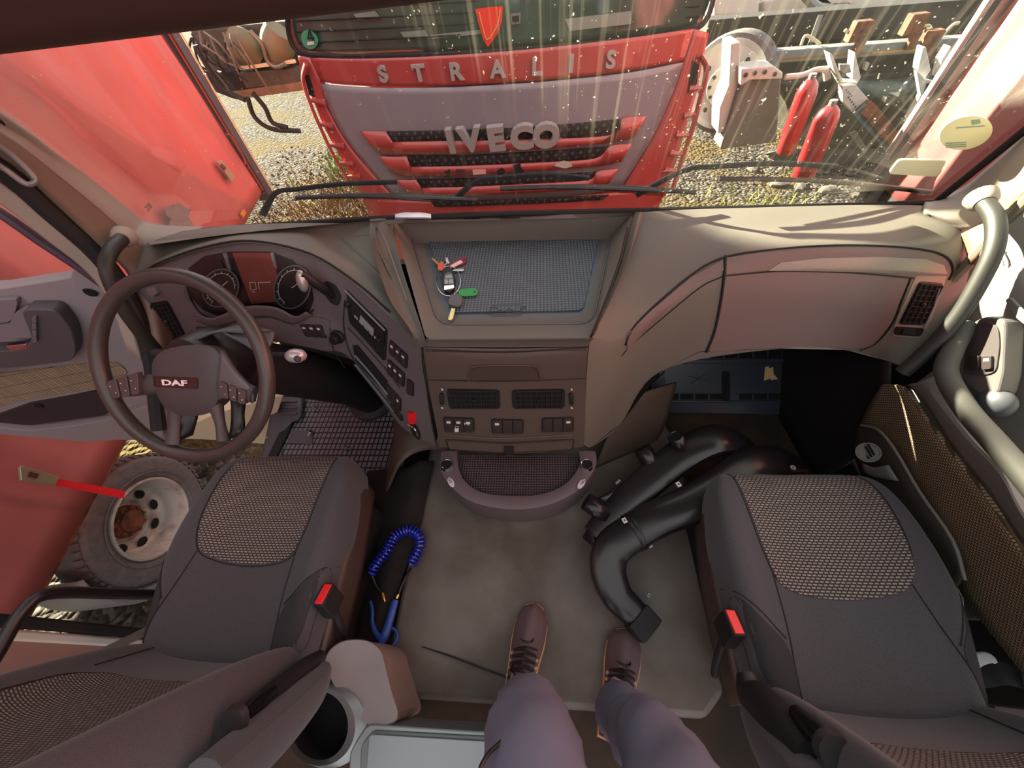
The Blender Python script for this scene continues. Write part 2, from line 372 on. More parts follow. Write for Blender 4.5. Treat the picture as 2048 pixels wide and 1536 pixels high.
# ---- windshield: plane through its base, leaning back
WN = V((0, 1, .30)).normalized(); WPT = V((0, 1.09, .80))
def WS(px, py, off=0): return WP(px, py, WPT, WN) + WN*off
wc = [(-170, 230), (0, 228), (120, 322), (250, 428), (285, 452), (330, 463), (480, 450), (760, 432), (1020, 422), (1300, 416), (1560, 410), (1780, 404), (1870, 398), (1925, 377), (1985, 330), (2048, 274), (2150, 170), (2230, 90)]
wb = [WS(*p) for p in wc]
top = [V((1.09, 0, 1.36)), V((-1.27, 0, 1.36))]
for t in top: t.y = WPT.y - (t.z - WPT.z)*.30
wpoly = [p for p in wb if p.z < 1.34 and -1.33 < p.x < 1.13] + top
m = MB(); m.add(wpoly, [tuple(range(len(wpoly)))]); o = m.build('window_1', G_WS, sharp=True); struct(o)
m = MB(); m.tube([p - WN*.01 for p in wpoly], .009, 8, closed=True); seal = m.build('window_seal', M_BLK2, o)
# black ceramic band at the foot of the glass
m = MB(); fr = wc[3:14]; m.grid([[WS(px, py, -.006) for px, py in fr], [WS(px, py + (7 if 300 < px < 1880 else 3), -.02) for px, py in fr]]); m.build('window_band', M_BLK2, o)
# ---- left A pillar
def pillar(rows, name, mt, solid=.012, parent=None, k=4):
    m = MB(); m.loft(rows, k, 6); o = m.build(name, mt, parent, solid=solid); 
    if parent is None: struct(o)
    return o
pl = pillar([[WS(-330, 10, .0), WS(4, 222, .0), WS(124, 316, .0), WS(254, 424, .0), WS(306, 454, .0), WS(420, 462, -.0)],
        [Y(-340, 70, .93), Y(0, 252, .97), Y(110, 335, .99), Y(225, 432, 1.0), Y(282, 478, 1.0), Y(400, 480, 1.0)],
        [Y(-350, 140, .84), Y(0, 298, .90), Y(100, 384, .93), Y(196, 464, .95), Y(250, 512, .96), Y(330, 512, .97)]], 'trim_6', M_TRIM)
p2 = pillar([[X(-300, 80, -1.19), X(0, 262, -1.215), X(110, 345, -1.22), X(235, 450, -1.225), X(330, 550, -1.225), X(350, 690, -1.22), X(362, 860, -1.22)],
        [X(-300, 120, -1.18), X(0, 292, -1.205), X(100, 376, -1.215), X(212, 476, -1.22), X(292, 560, -1.225), X(322, 690, -1.22), X(346, 860, -1.22)],
        [X(-300, 170, -1.21), X(0, 315, -1.23), X(100, 400, -1.24), X(205, 498, -1.24), X(262, 560, -1.25), X(300, 690, -1.25), X(330, 860, -1.25)]], 'trim_7', mat('pillar_brown', '#6d5a4c', .5))
m = MB(); m.tube([X(-200, 215, -1.24), X(0, 337, -1.25), X(100, 425, -1.26), X(200, 515, -1.26), X(260, 600, -1.26), X(300, 700, -1.26), X(320, 860, -1.26)], .022, 10, sm=4); o = m.build('trim_8', M_BLK2); struct(o)
pillar([[X(-200, 235, -1.27), X(0, 360, -1.27), X(100, 440, -1.275), X(200, 530, -1.275), X(255, 620, -1.275), X(290, 720, -1.275)],
        [X(-200, 290, -1.31), X(0, 402, -1.31), X(100, 480, -1.31), X(180, 542, -1.31), X(225, 600, -1.31), X(262, 700, -1.31)]], 'trim_9', M_TRIM)
# loop shaped recess on the pillar
m = MB(); m.tube([X(-40, 272, -1.19), X(15, 303, -1.19), X(60, 344, -1.19), X(70, 362, -1.19), X(52, 368, -1.19), X(12, 340, -1.20), X(-40, 308, -1.20)], .006, 8, sm=5); o = m.build('pillar_loop', M_LTMET); tag(o, 'thin metal loop strip set in the brown recess of the left pillar', 'trim strip')
# ---- right A pillar
pillar([[WS(1850, 401, -.0), WS(1872, 398, -.0), WS(1924, 375, -.0), WS(1980, 330, -.0), WS(2042, 274, -.0), WS(2184, 125, -.0)],
        [Y(1850, 420, 1.02), Y(1890, 425, .99), Y(1955, 408, .98), Y(2010, 360, .95), Y(2090, 290, .92), Y(2230, 150, .9)],
        [Y(1870, 440, .985), Y(1925, 460, .94), Y(1985, 440, .92), Y(2030, 405, .90), Y(2120, 320, .86), Y(2260, 190, .84)]], 'trim_10', M_TRIM)
pillar([[Y(1930, 470, .93), Y(1990, 440, .91), Y(2032, 404, .90), Y(2120, 318, .86)], [X(1950, 530, 1.05), X(2000, 470, 1.055), X(2046, 420, 1.06), X(2150, 330, 1.06)]], 'trim_11', mat('pillar_brown', '#6d5a4c', .5))
# ================================================================ DASHBOARD
D = thing('dashboard', 'beige and brown moulded dashboard across the whole cab under the windshield', 'dashboard', (CX, .95, .1))
# --- passenger side sweep
R = [
 [Y(1288,424,1.07), Y(1262,500,.93), Y(1215,600,.78), Y(1186,660,.70), Y(1178,690,.672), Y(1172,780,.635), Y(1168,890,.585)],
 [Y(1330,421,1.07), Y(1336,480,.94), Y(1290,590,.80), Y(1248,660,.73), Y(1232,700,.70), Y(1220,790,.665), Y(1186,892,.615)],
 [Y(1400,418,1.08), Y(1425,462,.96), Y(1420,512,.87), Y(1345,600,.79), Y(1310,650,.765), Y(1275,740,.735), Y(1240,850,.69)],
 [Y(1480,416,1.08), Y(1490,450,.98), Y(1490,492,.88), Y(1452,545,.83), Y(1435,600,.805), Y(1400,660,.785), Y(1322,742,.755)],
 [Y(1580,413,1.08), Y(1585,445,.99), Y(1590,488,.88), Y(1590,520,.85), Y(1588,580,.82), Y(1578,640,.80), Y(1560,697,.775)],
 [Y(1720,410,1.08), Y(1735,442,.99), Y(1745,488,.88), Y(1745,525,.85), Y(1735,590,.82), Y(1715,650,.80), Y(1690,700,.775)],
 [Y(1870,412,1.07), Y(1885,440,.98), Y(1900,495,.885), Y(1895,550,.85), Y(1868,620,.82), Y(1830,680,.80), Y(1775,722,.775)],
 [Y(1915,422,1.04), Y(1938,450,.97), Y(1944,500,.91), Y(1932,570,.87), Y(1905,640,.84), Y(1862,695,.82), Y(1812,736,.79)],
 [Y(1925,440,1.02), Y(1948,480,.98), Y(1952,530,.95), Y(1940,600,.92), Y(1912,660,.90), Y(1866,715,.88), Y(1815,745,.86)]]
mp_ = MB(); mp_.loft(R[:8], 8, 8); SP = Surf(mp_)
mp_.build('passenger_panel', M_DASH, D, ang=60)
m = MB(); m.grid([[Y(p, q, y) for p, q, y in ((1186,892,.615),(1240,850,.69),(1322,742,.755),(1400,704,.77),(1560,697,.775),(1690,700,.775),(1775,722,.775),(1815,745,.86))],
                 [V((x, 1.13, z)) for x, z in ((.2,.25),(.35,.35),(.45,.45),(.55,.5),(.7,.5),(.85,.5),(1.0,.5),(1.04,.5))]]); m.build('underside', M_BLK2, D)
# glovebox door, long trim strip and the side blank
def bilin(q, nu, nv):
    a, b, c, d = [V((*p, 0)) for p in q]; return [[a.lerp(b, i/nu).lerp(d.lerp(c, i/nu), j/nv) for i in range(nu+1)] for j in range(nv+1)]
gb = [(1448,552),(1560,543),(1700,546),(1818,556),(1800,600),(1782,645),(1752,682),(1735,697),(1600,694),(1500,696),(1425,706),(1418,700),(1432,640),(1440,600)]
SP.patch(gb, .002, .004, 8).build('glovebox_door', mat('glovebox_plastic', '#6c5b58', .6, bump=.2, bscale=700), D)
g = D.children[-1]
SP.line([(1451,512),(1448,552),(1440,610),(1428,665),(1412,704)], .004, .001, sm=4).build('hinge_gap', M_SEAM, D)
SP.line([(1445,552),(1560,542),(1700,545),(1825,556)], .0016, .003, sm=4).build('door_gap', M_SEAM, D)
SP.line([(1820,556),(1803,600),(1785,645),(1752,685),(1720,700)], .0025, .002, sm=4).build('door_gap', M_SEAM, D)
SP.line([(1250,690),(1262,662),(1300,620),(1380,552),(1440,518),(1520,502),(1640,492),(1760,492),(1850,500),(1893,515),(1905,540),(1897,560)], .0028, .001, sm=4).build('trim_gap', M_SEAM, D)
SP.patch([(1452,516),(1520,506),(1640,497),(1760,497),(1845,504),(1890,518),(1900,540),(1892,552),(1825,552),(1700,541),(1560,538),(1452,548)], .002, .004, 5).build('trim_band', mat('glovebox_plastic', '#6c5b58'), D)
SP.patch([(1535,541),(1560,525),(1640,516),(1760,513),(1850,518),(1885,530),(1892,548),(1800,546),(1680,543)], .004, .006, 4, dome=.004).build('trim_strip', mat('trim_strip_plastic', '#857d72', .35, noise=.08, nscale=200), D)
SP.patch([(1253,700),(1254,668),(1300,622),(1380,556),(1445,520),(1447,540),(1390,574),(1320,632),(1270,682)], .003, .004, 3).build('trim_strip', mat('glovebox_plastic', '#6c5b58'), D)
SP.line([(1243,712),(1262,690),(1320,640),(1400,575),(1445,553)], .0016, .001, sm=4).build('trim_gap', M_SEAM, D)
SP.line([(1340,600),(1345,596)], .001).build('trim_gap', M_SEAM, D)
def vent(S, quad, parent, nx=4, ny=7, thumb=None, lit=None):
    """deep air outlet: frame, dark hollow, crossed louvres, a thumb tab"""
    v = S.patch(quad, .002, .004, 3, r=7).build('air_vent', M_BLK, parent)
    q = [V((*p, 0)) for p in quad]; c = sum(q, V((0,0,0)))/4; q = [c + (p-c)*.88 for p in q]
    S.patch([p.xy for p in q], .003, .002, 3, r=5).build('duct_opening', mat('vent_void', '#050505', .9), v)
    mm = MB()
    for i in range(nx + 1):
        a, b = q[0].lerp(q[1], i/nx), q[3].lerp(q[2], i/nx); S.line([a.xy, b.xy], .0019, .006, mb=mm, n=5)
    for j in range(ny + 1):
        a, b = q[0].lerp(q[3], j/ny), q[1].lerp(q[2], j/ny); S.line([a.xy, b.xy], .0019, .0045, mb=mm, n=5)
    mm.build('louvres', M_BLK2, v)
    t = MB(); t.ball(S.at(c.x, c.y, .008), .006, 8); t.build('thumb_tab', M_BLK, v); return v
SP.patch([(1835,545),(1895,548),(1862,640),(1838,676),(1783,672),(1792,640)], .001, .003, 4, r=6).build('vent_surround', mat('trim_strip_plastic', '#857d72'), D)
vent(SP, [(1838,562),(1886,566),(1846,650),(1796,648)], D, 4, 7)
SP.patch([(1790,652),(1848,656),(1838,672),(1786,668)], .004, .006, 2, r=5).build('vent_wheel', M_BLK, D)
SP.patch([(1803,656),(1828,657),(1826,667),(1800,666)], .008, .006, 2, r=3).build('vent_wheel', M_BLK2, D)
SP.line([(1862,607),(1872,575)], .0022, .009).build('chrome_strip', M_SIL, D)
SP.line([(1843,655),(1864,610)], .0018, .006).build('chrome_strip', M_SIL, D)

# --- centre top with the recessed tray
ZT = .70
def ring(P, z, dz=0): return [Z(px, py, z) for px, py in P]
inner = rnd([(838,462,0),(1213,450,0),(1172,632,0),(895,636,0)], 26, 5)
mid = rnd([(818,458,0),(1228,443,0),(1186,648,0),(876,650,0)], 30, 5)
outp = rnd([(786,438,0),(1268,425,0),(1188,676,0),(852,678,0)], 12, 5)
ct = MB(); 
rows = [[Z(p.x, p.y, ZT-.012) for p in inner], [Z(p.x, p.y, ZT-.006) for p in mid], [Z(p.x, p.y, ZT+.012) for p in [c_ + (c_-V((1020,550,0))).normalized()*5 for c_ in mid]]]
om = [Z(p.x, p.y, ZT+.014 + (.06 if p.y < 500 else 0)) for p in outp]
rows.append(om); rows.append([p - V((0,0,.16 if outp[i].y < 600 else .004)) for i, p in enumerate(om)]); ct.grid(rows, cu=True)
# front roll down to the seam
ft = []
for (a, b) in (((852,676),(1188,675)),):
    n_ = 10
    r0 = [Z(852 + (1188-852)*i/n_, 677 - (abs(i-5)==5)*0, ZT+.014) for i in range(n_+1)]
    r1 = [Y(849 + (1180-849)*i/n_, 684, .648) for i in range(n_+1)]
    r2 = [Y(848 + (1175-848)*i/n_, 693 + 2*math.sin(math.pi*i/n_), .652) for i in range(n_+1)]
    ct.grid([r0, r1, r2])
ct.build('centre_top', M_DASH, D, ang=60)
# left and right shoulders of the centre: facets beside the tray
shl = MB(); shl.loft([[Z(786,438,.775), Z(800,520,.745), Z(825,600,.725), Z(850,678,.714), Y(848,695,.652)],
                      [Z(770,437,.80), Z(772,520,.74), Z(805,610,.72), Z(838,672,.705), Y(838,694,.66)],
                      [Z(740,437,.80), Z(742,480,.80), Z(775,590,.765), Z(822,662,.72), Y(824,690,.69)]], 5, 5)
shl.build('shoulder', M_DASH, D)
shr = MB(); shr.loft([[Z(1268,425,.775), Z(1245,520,.745), Z(1215,600,.725), Z(1190,660,.715), Y(1176,692,.655)],
                      [Z(1280,424,.79), Z(1258,510,.77), Z(1222,600,.75), Z(1190,662,.73), Y(1178,690,.668)],
                      [Y(1289,424,1.07), Y(1262,500,.93), Y(1215,600,.78), Y(1188,660,.702), Y(1179,690,.674)]], 5, 4)
shr.build('shoulder', M_DASH, D)
SCt = Surf(ct)
Z(0, 900, .5)
m = MB(); m.tube([Z(1255,455,.80), Z(1240,520,.78), Z(1212,600,.76), Z(1186,665,.735), Y(1176,692,.668), Y(1170,780,.635), Y(1166,890,.59)], .003, 6, sm=4); m.build('trim_gap', M_SEAM, D)
# tray mat with dimples
mm = bpy.data.materials.new('dimpled_rubber'); mm.use_nodes = True; N = mm.node_tree.nodes; L = mm.node_tree.links; p = N['Principled BSDF']; p.inputs['Base Color'].default_value = hx('#66717a'); p.inputs['Roughness'].default_value = .5
tc = N.new('ShaderNodeTexCoord'); vo = N.new('ShaderNodeTexVoronoi'); vo.inputs['Scale'].default_value = 105; vo.inputs['Randomness'].default_value = 0; L.new(tc.outputs['Object'], vo.inputs['Vector'])
rp = N.new('ShaderNodeValToRGB'); rp.color_ramp.elements[0].position = .25; rp.color_ramp.elements[1].position = .5; L.new(vo.outputs['Distance'], rp.inputs['Fac'])
rc = N.new('ShaderNodeValToRGB'); rc.color_ramp.elements[0].color = hx('#6b777f'); rc.color_ramp.elements[1].color = hx('#3a4249'); rc.color_ramp.elements[0].position = .2; rc.color_ramp.elements[1].position = .55; L.new(vo.outputs['Distance'], rc.inputs['Fac']); L.new(rc.outputs[0], p.inputs['Base Color'])
bp = N.new('ShaderNodeBump'); bp.inputs['Strength'].default_value = .9; bp.inputs['Distance'].default_value = .002; bp.invert = True; L.new(rp.outputs[0], bp.inputs['Height']); L.new(bp.outputs[0], p.inputs['Normal'])
m = MB(); m.prism([Z(p_.x, p_.y, ZT-.013) for p_ in inner], (0, 0, -.004)); m.build('tray_floor', M_MATR, D, sharp=True)
mi = rnd([(855,474,0),(1200,462,0),(1166,622,0),(902,627,0)], 12, 5)
m = MB(); m.prism([Z(p_.x, p_.y, ZT-.012) for p_ in mi], (0, 0, .004)); tm = m.build('tray_mat', mm, D, sharp=True)
ZM = ZT - .008
r_, u_ = Z(1035,618,ZM) - Z(985,619,ZM), V((0, 1, 0))
m = MB(); q = [Z(983,611,ZM), Z(1042,609,ZM), Z(1042,626,ZM), Z(983,628,ZM)]; m.tube(q, .0016, 6, closed=True); m.build('logo_frame', mat('mat_logo', '#454e55', .5), tm)
text('DAF', Z(1013,618,ZM), r_, u_, .020, .004, mat('mat_logo', '#454e55', .5), tm, 'logo_letters', 2.1, .02)
# rim band of the tray in lighter line
m = MB(); m.tube([Z(p_.x, p_.y, ZT+.002) for p_ in mid], .0022, 6, closed=True); m.build('tray_rim', M_MATR, D)
# defroster strips near the glass
for q in ([(900,441),(960,438),(960,434),(900,437)], [(1000,437),(1040,435),(1040,431),(1000,433)]):
    m = MB(); m.prism([Z(x_, y_, .779) for x_, y_ in q], (0, 0, .002)); m.build('defroster_slot', M_BLK2, D, sharp=True)
# deck between the centre and the glass, left and right
dk = MB(); dk.loft([[WS(300,464,-.03), WS(480,452,-.03), WS(760,434,-.03), WS(1020,424,-.03), WS(1290,418,-.03)], [Z(300,490,.84), Z(480,470,.85), Z(700,446,.815), Z(786,440,.79), Z(1020,433,.775)]][:1] + [[Z(300,490,.86), Z(480,466,.86), Z(770,440,.80), Z(1020,432,.776), Z(1278,425,.78)]], 6, 3)
dk.build('deck', M_DASH, D)
# --- driver's side hood over the cluster
Hd = [
 [Y(262,515,.98), Y(275,478,1.02), Y(350,464,1.04), Y(470,450,1.05), Y(600,446,1.05), Y(690,446,1.06), Y(760,440,1.07)],
 [Y(262,530,.93), Y(290,496,.96), Y(370,472,.98), Y(480,457,.99), Y(600,462,.99), Y(680,492,.98), Y(752,470,1.0)],
 [Y(266,540,.90), Y(300,518,.90), Y(380,487,.92), Y(490,468,.93), Y(610,482,.92), Y(700,525,.88), Y(790,590,.82)],
 [Y(272,546,.87), Y(318,521,.865), Y(400,492,.87), Y(500,479,.87), Y(620,503,.865), Y(715,560,.83), Y(838,672,.70)],
 [Y(276,552,.86), Y(330,524,.855), Y(410,498,.86), Y(505,486,.86), Y(622,512,.855), Y(712,572,.82), Y(845,694,.66)]]
hd = MB(); hd.loft(Hd, 8, 6); SH = Surf(hd); hd.build('cluster_hood', M_DASH, D, ang=70)
SH.line([(285,545),(330,521),(410,494),(505,482),(622,508),(714,566),(780,625)], .003, .001, sm=5).build('trim_gap', M_SEAM, D)

for q_ in ([(684,476),(740,470),(752,490),(800,590)], [(684,476),(730,520),(800,592)], [(742,446),(765,470),(812,600)]): SH.line(q_, .0035, -.001, sm=4).build('crease', M_DASH, D)
# --- fascia facing the driver
Fa = [
 [Y(270,548,.885), Y(324,520,.875), Y(405,492,.88), Y(503,479,.88), Y(622,505,.875), Y(702,558,.84), Y(772,618,.765), Y(842,688,.67)],
 [Y(282,600,.85), Y(335,575,.835), Y(415,560,.845), Y(505,550,.84), Y(625,570,.835), Y(690,612,.81), Y(772,665,.745), Y(845,735,.655)],
 [Y(300,640,.845), Y(350,620,.82), Y(420,615,.82), Y(510,605,.82), Y(630,625,.815), Y(692,655,.80), Y(770,720,.735), Y(855,790,.635)],
 [Y(322,680,.84), Y(368,665,.805), Y(430,655,.80), Y(515,645,.80), Y(630,655,.795), Y(696,690,.78), Y(775,790,.70), Y(862,840,.61)],
 [Y(350,715,.84), Y(385,705,.80), Y(440,690,.79), Y(530,680,.785), Y(640,700,.78), Y(705,720,.765), Y(800,850,.66), Y(872,892,.585)]]
fa = MB(); fa.loft(Fa, 6, 6); SF = Surf(fa); fa.build('driver_fascia', M_FASC, D, ang=70)
m = MB(); m.grid([[p for p in Fa[-1]], [V((p.x - .03, 1.12, p.z - .02)) for p in Fa[-1]]]); m.build('underside', M_BLK2, D)
# left end cap of the dashboard
m = MB(); m.loft([[Y(262,515,.98), Y(262,530,.93), Y(266,545,.89), Y(274,556,.86)], [Y(262,560,1.0), Y(262,575,.95), Y(268,590,.90), Y(280,602,.85)], [Y(275,640,1.02), Y(280,650,.95), Y(290,655,.89), Y(302,642,.845)], [Y(330,720,1.05), Y(335,720,.97), Y(340,720,.9), Y(350,716,.84)]], 4, 4); m.build('end_cap', M_FASC, D)
m = MB(); m.loft([[p - V((.004,-.004,0)) for p in R[7]], R[8], [p + V((.0,.06,0)) for p in R[8]]], 4, 3); m.build('end_cap', M_SEAM, D)
# instrument cluster
cl = SF.patch([(372,560),(380,535),(410,512),(460,503),(540,503),(585,520),(620,555),(628,600),(618,625),(580,636),(545,622),(500,616),(470,618),(440,632),(405,618),(380,590)], .003, .004, 6, step=10)
cl = cl.build('instrument_cluster', mat('cluster_housing', '#221c1e', .35), D)
SF.patch([(468,505),(548,505),(566,600),(505,606)], .006, .003, 4).build('display', M_SCREEN, cl)
def gauge(c, a, b, needle, nm):
    pts = [(c[0]+a*math.cos(t)*1.0 - b*.12*math.sin(t), c[1]+b*math.sin(t)) for t in (2*math.pi*k/28 for k in range(28))]
    g = SF.patch(pts, .008, .006, 3, step=40).build('gauge', M_GAUGE, cl)
    SF.line(pts, .0022, .010, closed=True, step=40).build('bezel', M_SIL, g)
    p2 = [(c[0]+(x-c[0])*.78, c[1]+(y-c[1])*.78) for x, y in pts]
    SF.line([p2[k % 28] for k in range(9, 29)], .0009, .010, step=40).build('scale_ring', M_LEGEND, g)
    for k in range(9, 29, 2):
        x, y = pts[k % 28]; SF.line([(c[0]+(x-c[0])*.88, c[1]+(y-c[1])*.88), (c[0]+(x-c[0])*.76, c[1]+(y-c[1])*.76)], .0011, .011, n=4).build('scale_mark', M_LEGEND, g)
    SF.line([c, needle], .0013, .012).build('needle', M_LEGEND, g)
gauge((446,574), 36, 37, (462,560), 'speed'); gauge((588,572), 36, 42, (612,556), 'rev')
for q in ([(449,506),(456,505),(466,540),(460,542)], [(543,505),(549,504),(556,536),(551,538)], [(425,527),(445,521),(452,534),(430,541)]):
    SF.patch(q, .006, .003, 2).build('small_gauge', M_SIL if q[0][0] > 430 else M_BLK, cl)
SF.line([(503,563),(514,562),(516,576),(505,578),(503,563)], .001, .008).build('display_symbol', M_LEGEND, cl)
SF.line([(522,576),(520,563),(545,562)], .001, .008).build('display_symbol', M_LEGEND, cl)
SF.line([(511,579),(513,581),(511,583),(509,581)], .001, .008, closed=True).build('display_symbol', M_LEGEND, cl)
m = MB(); rr = [SF.at(x_, y_, .028) for x_, y_ in ((385,548),(430,520),(500,512),(570,522),(612,560))]; r2 = [SF.at(x_, y_, .022) for x_, y_ in ((380,588),(440,580),(500,575),(560,580),(622,600))]; r3 = [SF.at(x_, y_, .008) for x_, y_ in ((405,616),(440,630),(500,615),(560,624),(612,624))]
m.loft([rr, r2, r3], 3, 3); m.build('lens', G_CLU, cl)
m = MB(); m.loft([[SF.at(x_, y_, .03) for x_, y_ in ((404,618),(440,630),(500,606),(560,606),(600,628),(622,615))], [SF.at(x_, y_, .012) for x_, y_ in ((400,640),(440,650),(500,635),(545,632),(590,646),(630,628))]], 3, 4); m.build('lower_shelf', M_FASC, cl, solid=.004)
SF.line([(372,562),(384,600),(405,628),(440,641),(475,634),(505,624),(548,624),(575,638),(605,640),(628,618)], .0022, .002, sm=4).build('trim_gap', M_SEAM, D)
vent(SF, [(300,606),(335,600),(372,670),(340,684)], D, 4, 8)
SF.patch([(300,575),(318,573),(322,584),(312,592),(303,588)], .010, .012, 3).build('light_switch', M_SIL, D)
# low shelf with switches left and right of the column
SF.patch([(375,640),(385,632),(450,640),(520,636),(570,634),(640,634),(660,640),(662,668),(658,690),(610,684),(560,672),(470,676),(410,688),(385,700)], .004, .006, 4).build('lower_fascia', mat('fascia_plastic'  , '#6a5c5c'), D)
def switches(S, quad, n, parent, marks=(), gap=.06, name='switch', mt=None, w=None):
    q = [V((*p, 0)) for p in quad]
    S.patch([(p + (p - sum(q, V((0,0,0)))/4)*.06).xy for p in q], .0035, .005, 2, r=4).build('switch_frame', M_BLK2, parent)
    for i in range(n):
        a, b = i/n + gap/n, (i+1)/n - gap/n
        pp = [q[0].lerp(q[1], a), q[0].lerp(q[1], b), q[3].lerp(q[2], b), q[3].lerp(q[2], a)]
        s1 = S.patch([p.xy for p in pp], .0065, .004, 2, r=2, dome=.0012).build(name, mt or M_CONSD, parent)
        if i in marks:
            c = sum(pp, V((0,0,0)))/4; e1 = (pp[1]-pp[0])*.22; e2 = (pp[3]-pp[0])*.07; c = c.lerp((pp[0]+pp[1])/2, .5)
            S.patch([(c-e1-e2).xy, (c+e1-e2).xy, (c+e1+e2).xy, (c-e1+e2).xy], .0085, .001, 1).build('symbol', M_LEGEND, s1)
M_CONSD = mat('switch_plastic', '#2e2625', .5)
switches(SF, [(394,653),(440,648),(442,664),(398,672)], 3, D, (0,1,2))
switches(SF, [(600,647),(643,650),(655,674),(612,671)], 3, D, (0,1,2))
# knob right of the column
m = MB(); c_ = SF.at(677, 672, .004); n_ = (CAM - c_).normalized(); ax_ = V((-.1, -1, .3)).normalized(); m.lathe(c_, ax_, [(.022,0),(.022,.006),(.017,.008),(.015,.026),(.012,.03),(.0,.031)], 20); m.build('rotary_knob', M_BLK, D)
SF.line([(660,656),(668,700),(690,735)], .0016, .002, sm=3).build('trim_gap', M_SEAM, D); SF.line([(690,600),(688,650),(697,695),(714,730)], .0016, .002, sm=3).build('trim_gap', M_SEAM, D)
# park brake lever
br = SF.patch([(650,560),(672,570),(684,592),(678,612),(662,606),(648,585)], .003, .006, 3, r=8).build('brake_lever', M_BLK2, D)
b0, b1, b2 = SF.at(664,590,.0), SF.at(650,566,.035), SF.at(628,540,.07)
m = MB(); m.tube([b0, b1, b2], [.012,.013,.011], 12, sm=5); m.build('lever_arm', M_BLK, br)
m = MB(); dd = (SF.at(632,575,.06) - SF.at(624,530,.07)).normalized(); RB = frame(dd); m.ball((SF.at(632,572,.06)+SF.at(624,533,.07))/2, (.016,.014,.030), 18, RB); m.build('lever_knob', mat('silver_satin', '#b0a8a2', .3, metal=.6), br)
# radio
rq = [(693,580),(776,660),(772,722),(698,640)]
SF.patch(rq, .002, .004, 4, r=4).build('radio_frame', M_BLK2, D)
ra = SF.patch([(697,584),(773,660),(771,694),(697,615)], .008, .008, 4, r=3).build('radio', mat('radio_black', '#151314', .55), D)
SF.line([(694,580),(775,659)], .003, .009).build('top_bar', M_LTMET, ra)
SF.patch([(725,628),(752,656),(751,668),(724,640)], .010, .002, 2).build('radio_display', mat('radio_lcd', '#8a8583', .4), ra)
for c in ((701,607),(764,676)):
    m = MB(); m.lathe(SF.at(*c, .008), (-.6,-.75,.25), [(.0085,0),(.0085,.009),(.006,.011),(0,.011)], 14); m.build('radio_knob', M_BLK, ra)
for i in range(5):
    x_ = 713+i*10; SF.patch([(x_,627+i*10.4),(x_+7,634+i*10.4),(x_+7,638+i*10.4),(x_,631+i*10.4)], .010, .002, 1).build('radio_button', mat('radio_lcd', '#8a8583', .4), ra)
SF.patch([(700,624),(768,696),(768,720),(702,645)], .004, .003, 3).build('radio_slot', mat('vent_void', '#050505', .9), D)
# storage slot below, with blue grey edge
SF.patch([(706,690),(716,690),(776,762),(776,790),(740,752),(712,720)], .003, .004, 4).build('storage_slot', mat('vent_void', '#050505', .9), D)
SF.line([(712,708),(745,745),(778,786)], .004, .008, sm=3).build('slot_lip', M_MATR, D)
SF.line([(712,726),(748,770),(790,822)], .006, .006, sm=3).build('slot_lip', mat('slot_lip', '#3c4245', .5), D)
SF.line([(697,655),(730,690),(776,742),(800,775)], .0015, .002, sm=3).build('trim_gap', M_SEAM, D)
switches(SF, [(782,680),(816,710),(814,736),(780,704)], 3, D, (0,1,2))
switches(SF, [(778,718),(810,747),(808,773),(776,745)], 3, D, (0,1,2))
switches(SF, [(815,757),(828,765),(828,792),(815,784)], 1, D)
switches(SF, [(776,768),(803,798),(802,822),(776,795)], 3, D, (2,))
switches(SF, [(783,806),(806,832),(806,842),(783,815)], 2, D)
SF.patch([(819,822),(831,824),(833,845),(822,843)], .012, .012, 2, r=2).build('hazard_switch', M_REDP2, D)
ig = SF.patch([(820,846),(834,850),(842,868),(840,880),(826,868)], .004, .006, 3, r=4).build('ignition_lock', M_BLK2, D)
SF.line([(820,845),(833,853),(840,868)], .003, .010, sm=3).build('lock_ring', M_CHR, ig)
SF.line([(846,696),(851,740),(858,800),(868,860),(876,892)], .0022, .004, sm=3).build('trim_gap', M_SEAM, D)
# --- centre console panel
nx_ = 8
def prow(py, yy, x0, x1, bow=0, pb=0): return [Y(x0 + (x1-x0)*i/nx_, py + pb*math.sin(math.pi*i/nx_), yy - bow*math.sin(math.pi*i/nx_)) for i in range(nx_+1)]
cp = MB(); cp.loft([prow(694,.655,847,1176,.005,3), prow(712,.648,848,1175,.012,3), prow(757,.64,854,1172,.015,3), prow(800,.625,862,1171,.018,4), prow(850,.60,872,1170,.02,5), prow(893,.575,880,1167,.022,14)], 3, 4)
SC_ = Surf(cp); cp.build('centre_panel', M_CONS, D, ang=60)
m = MB(); m.box((-.12, .76, .38), (.36, .14, .4)); m.build('console_core', M_BLK2, D)
SC_.line([(849,699),(1010,704),(1174,695)], .0018, .0, sm=4).build('trim_gap', M_SEAM, D)
dr = SC_.patch([(852,702),(1010,706),(1172,699),(1170,754),(1100,757),(930,758),(857,757)], .004, .006, 6).build('drawer', M_CONS, D)
SC_.line([(857,759),(1010,762),(1170,756)], .0018, .001, sm=3).build('drawer_gap', M_SEAM, D)
SC_.patch([(940,758),(944,738),(956,731),(1060,730),(1074,736),(1080,757)], .0065, .002, 3, r=5).build('finger_recess', mat('recess_brown', '#3c302b', .7), dr)
SC_.line([(938,760),(943,737),(955,729),(1062,728),(1076,735),(1082,758)], .0022, .007, sm=3).build('recess_rim', M_CONS, dr)
vent(SC_, [(893,777),(1000,779),(1001,817),(899,817)], D, 9, 4); vent(SC_, [(1023,779),(1130,777),(1129,816),(1025,817)], D, 9, 4)
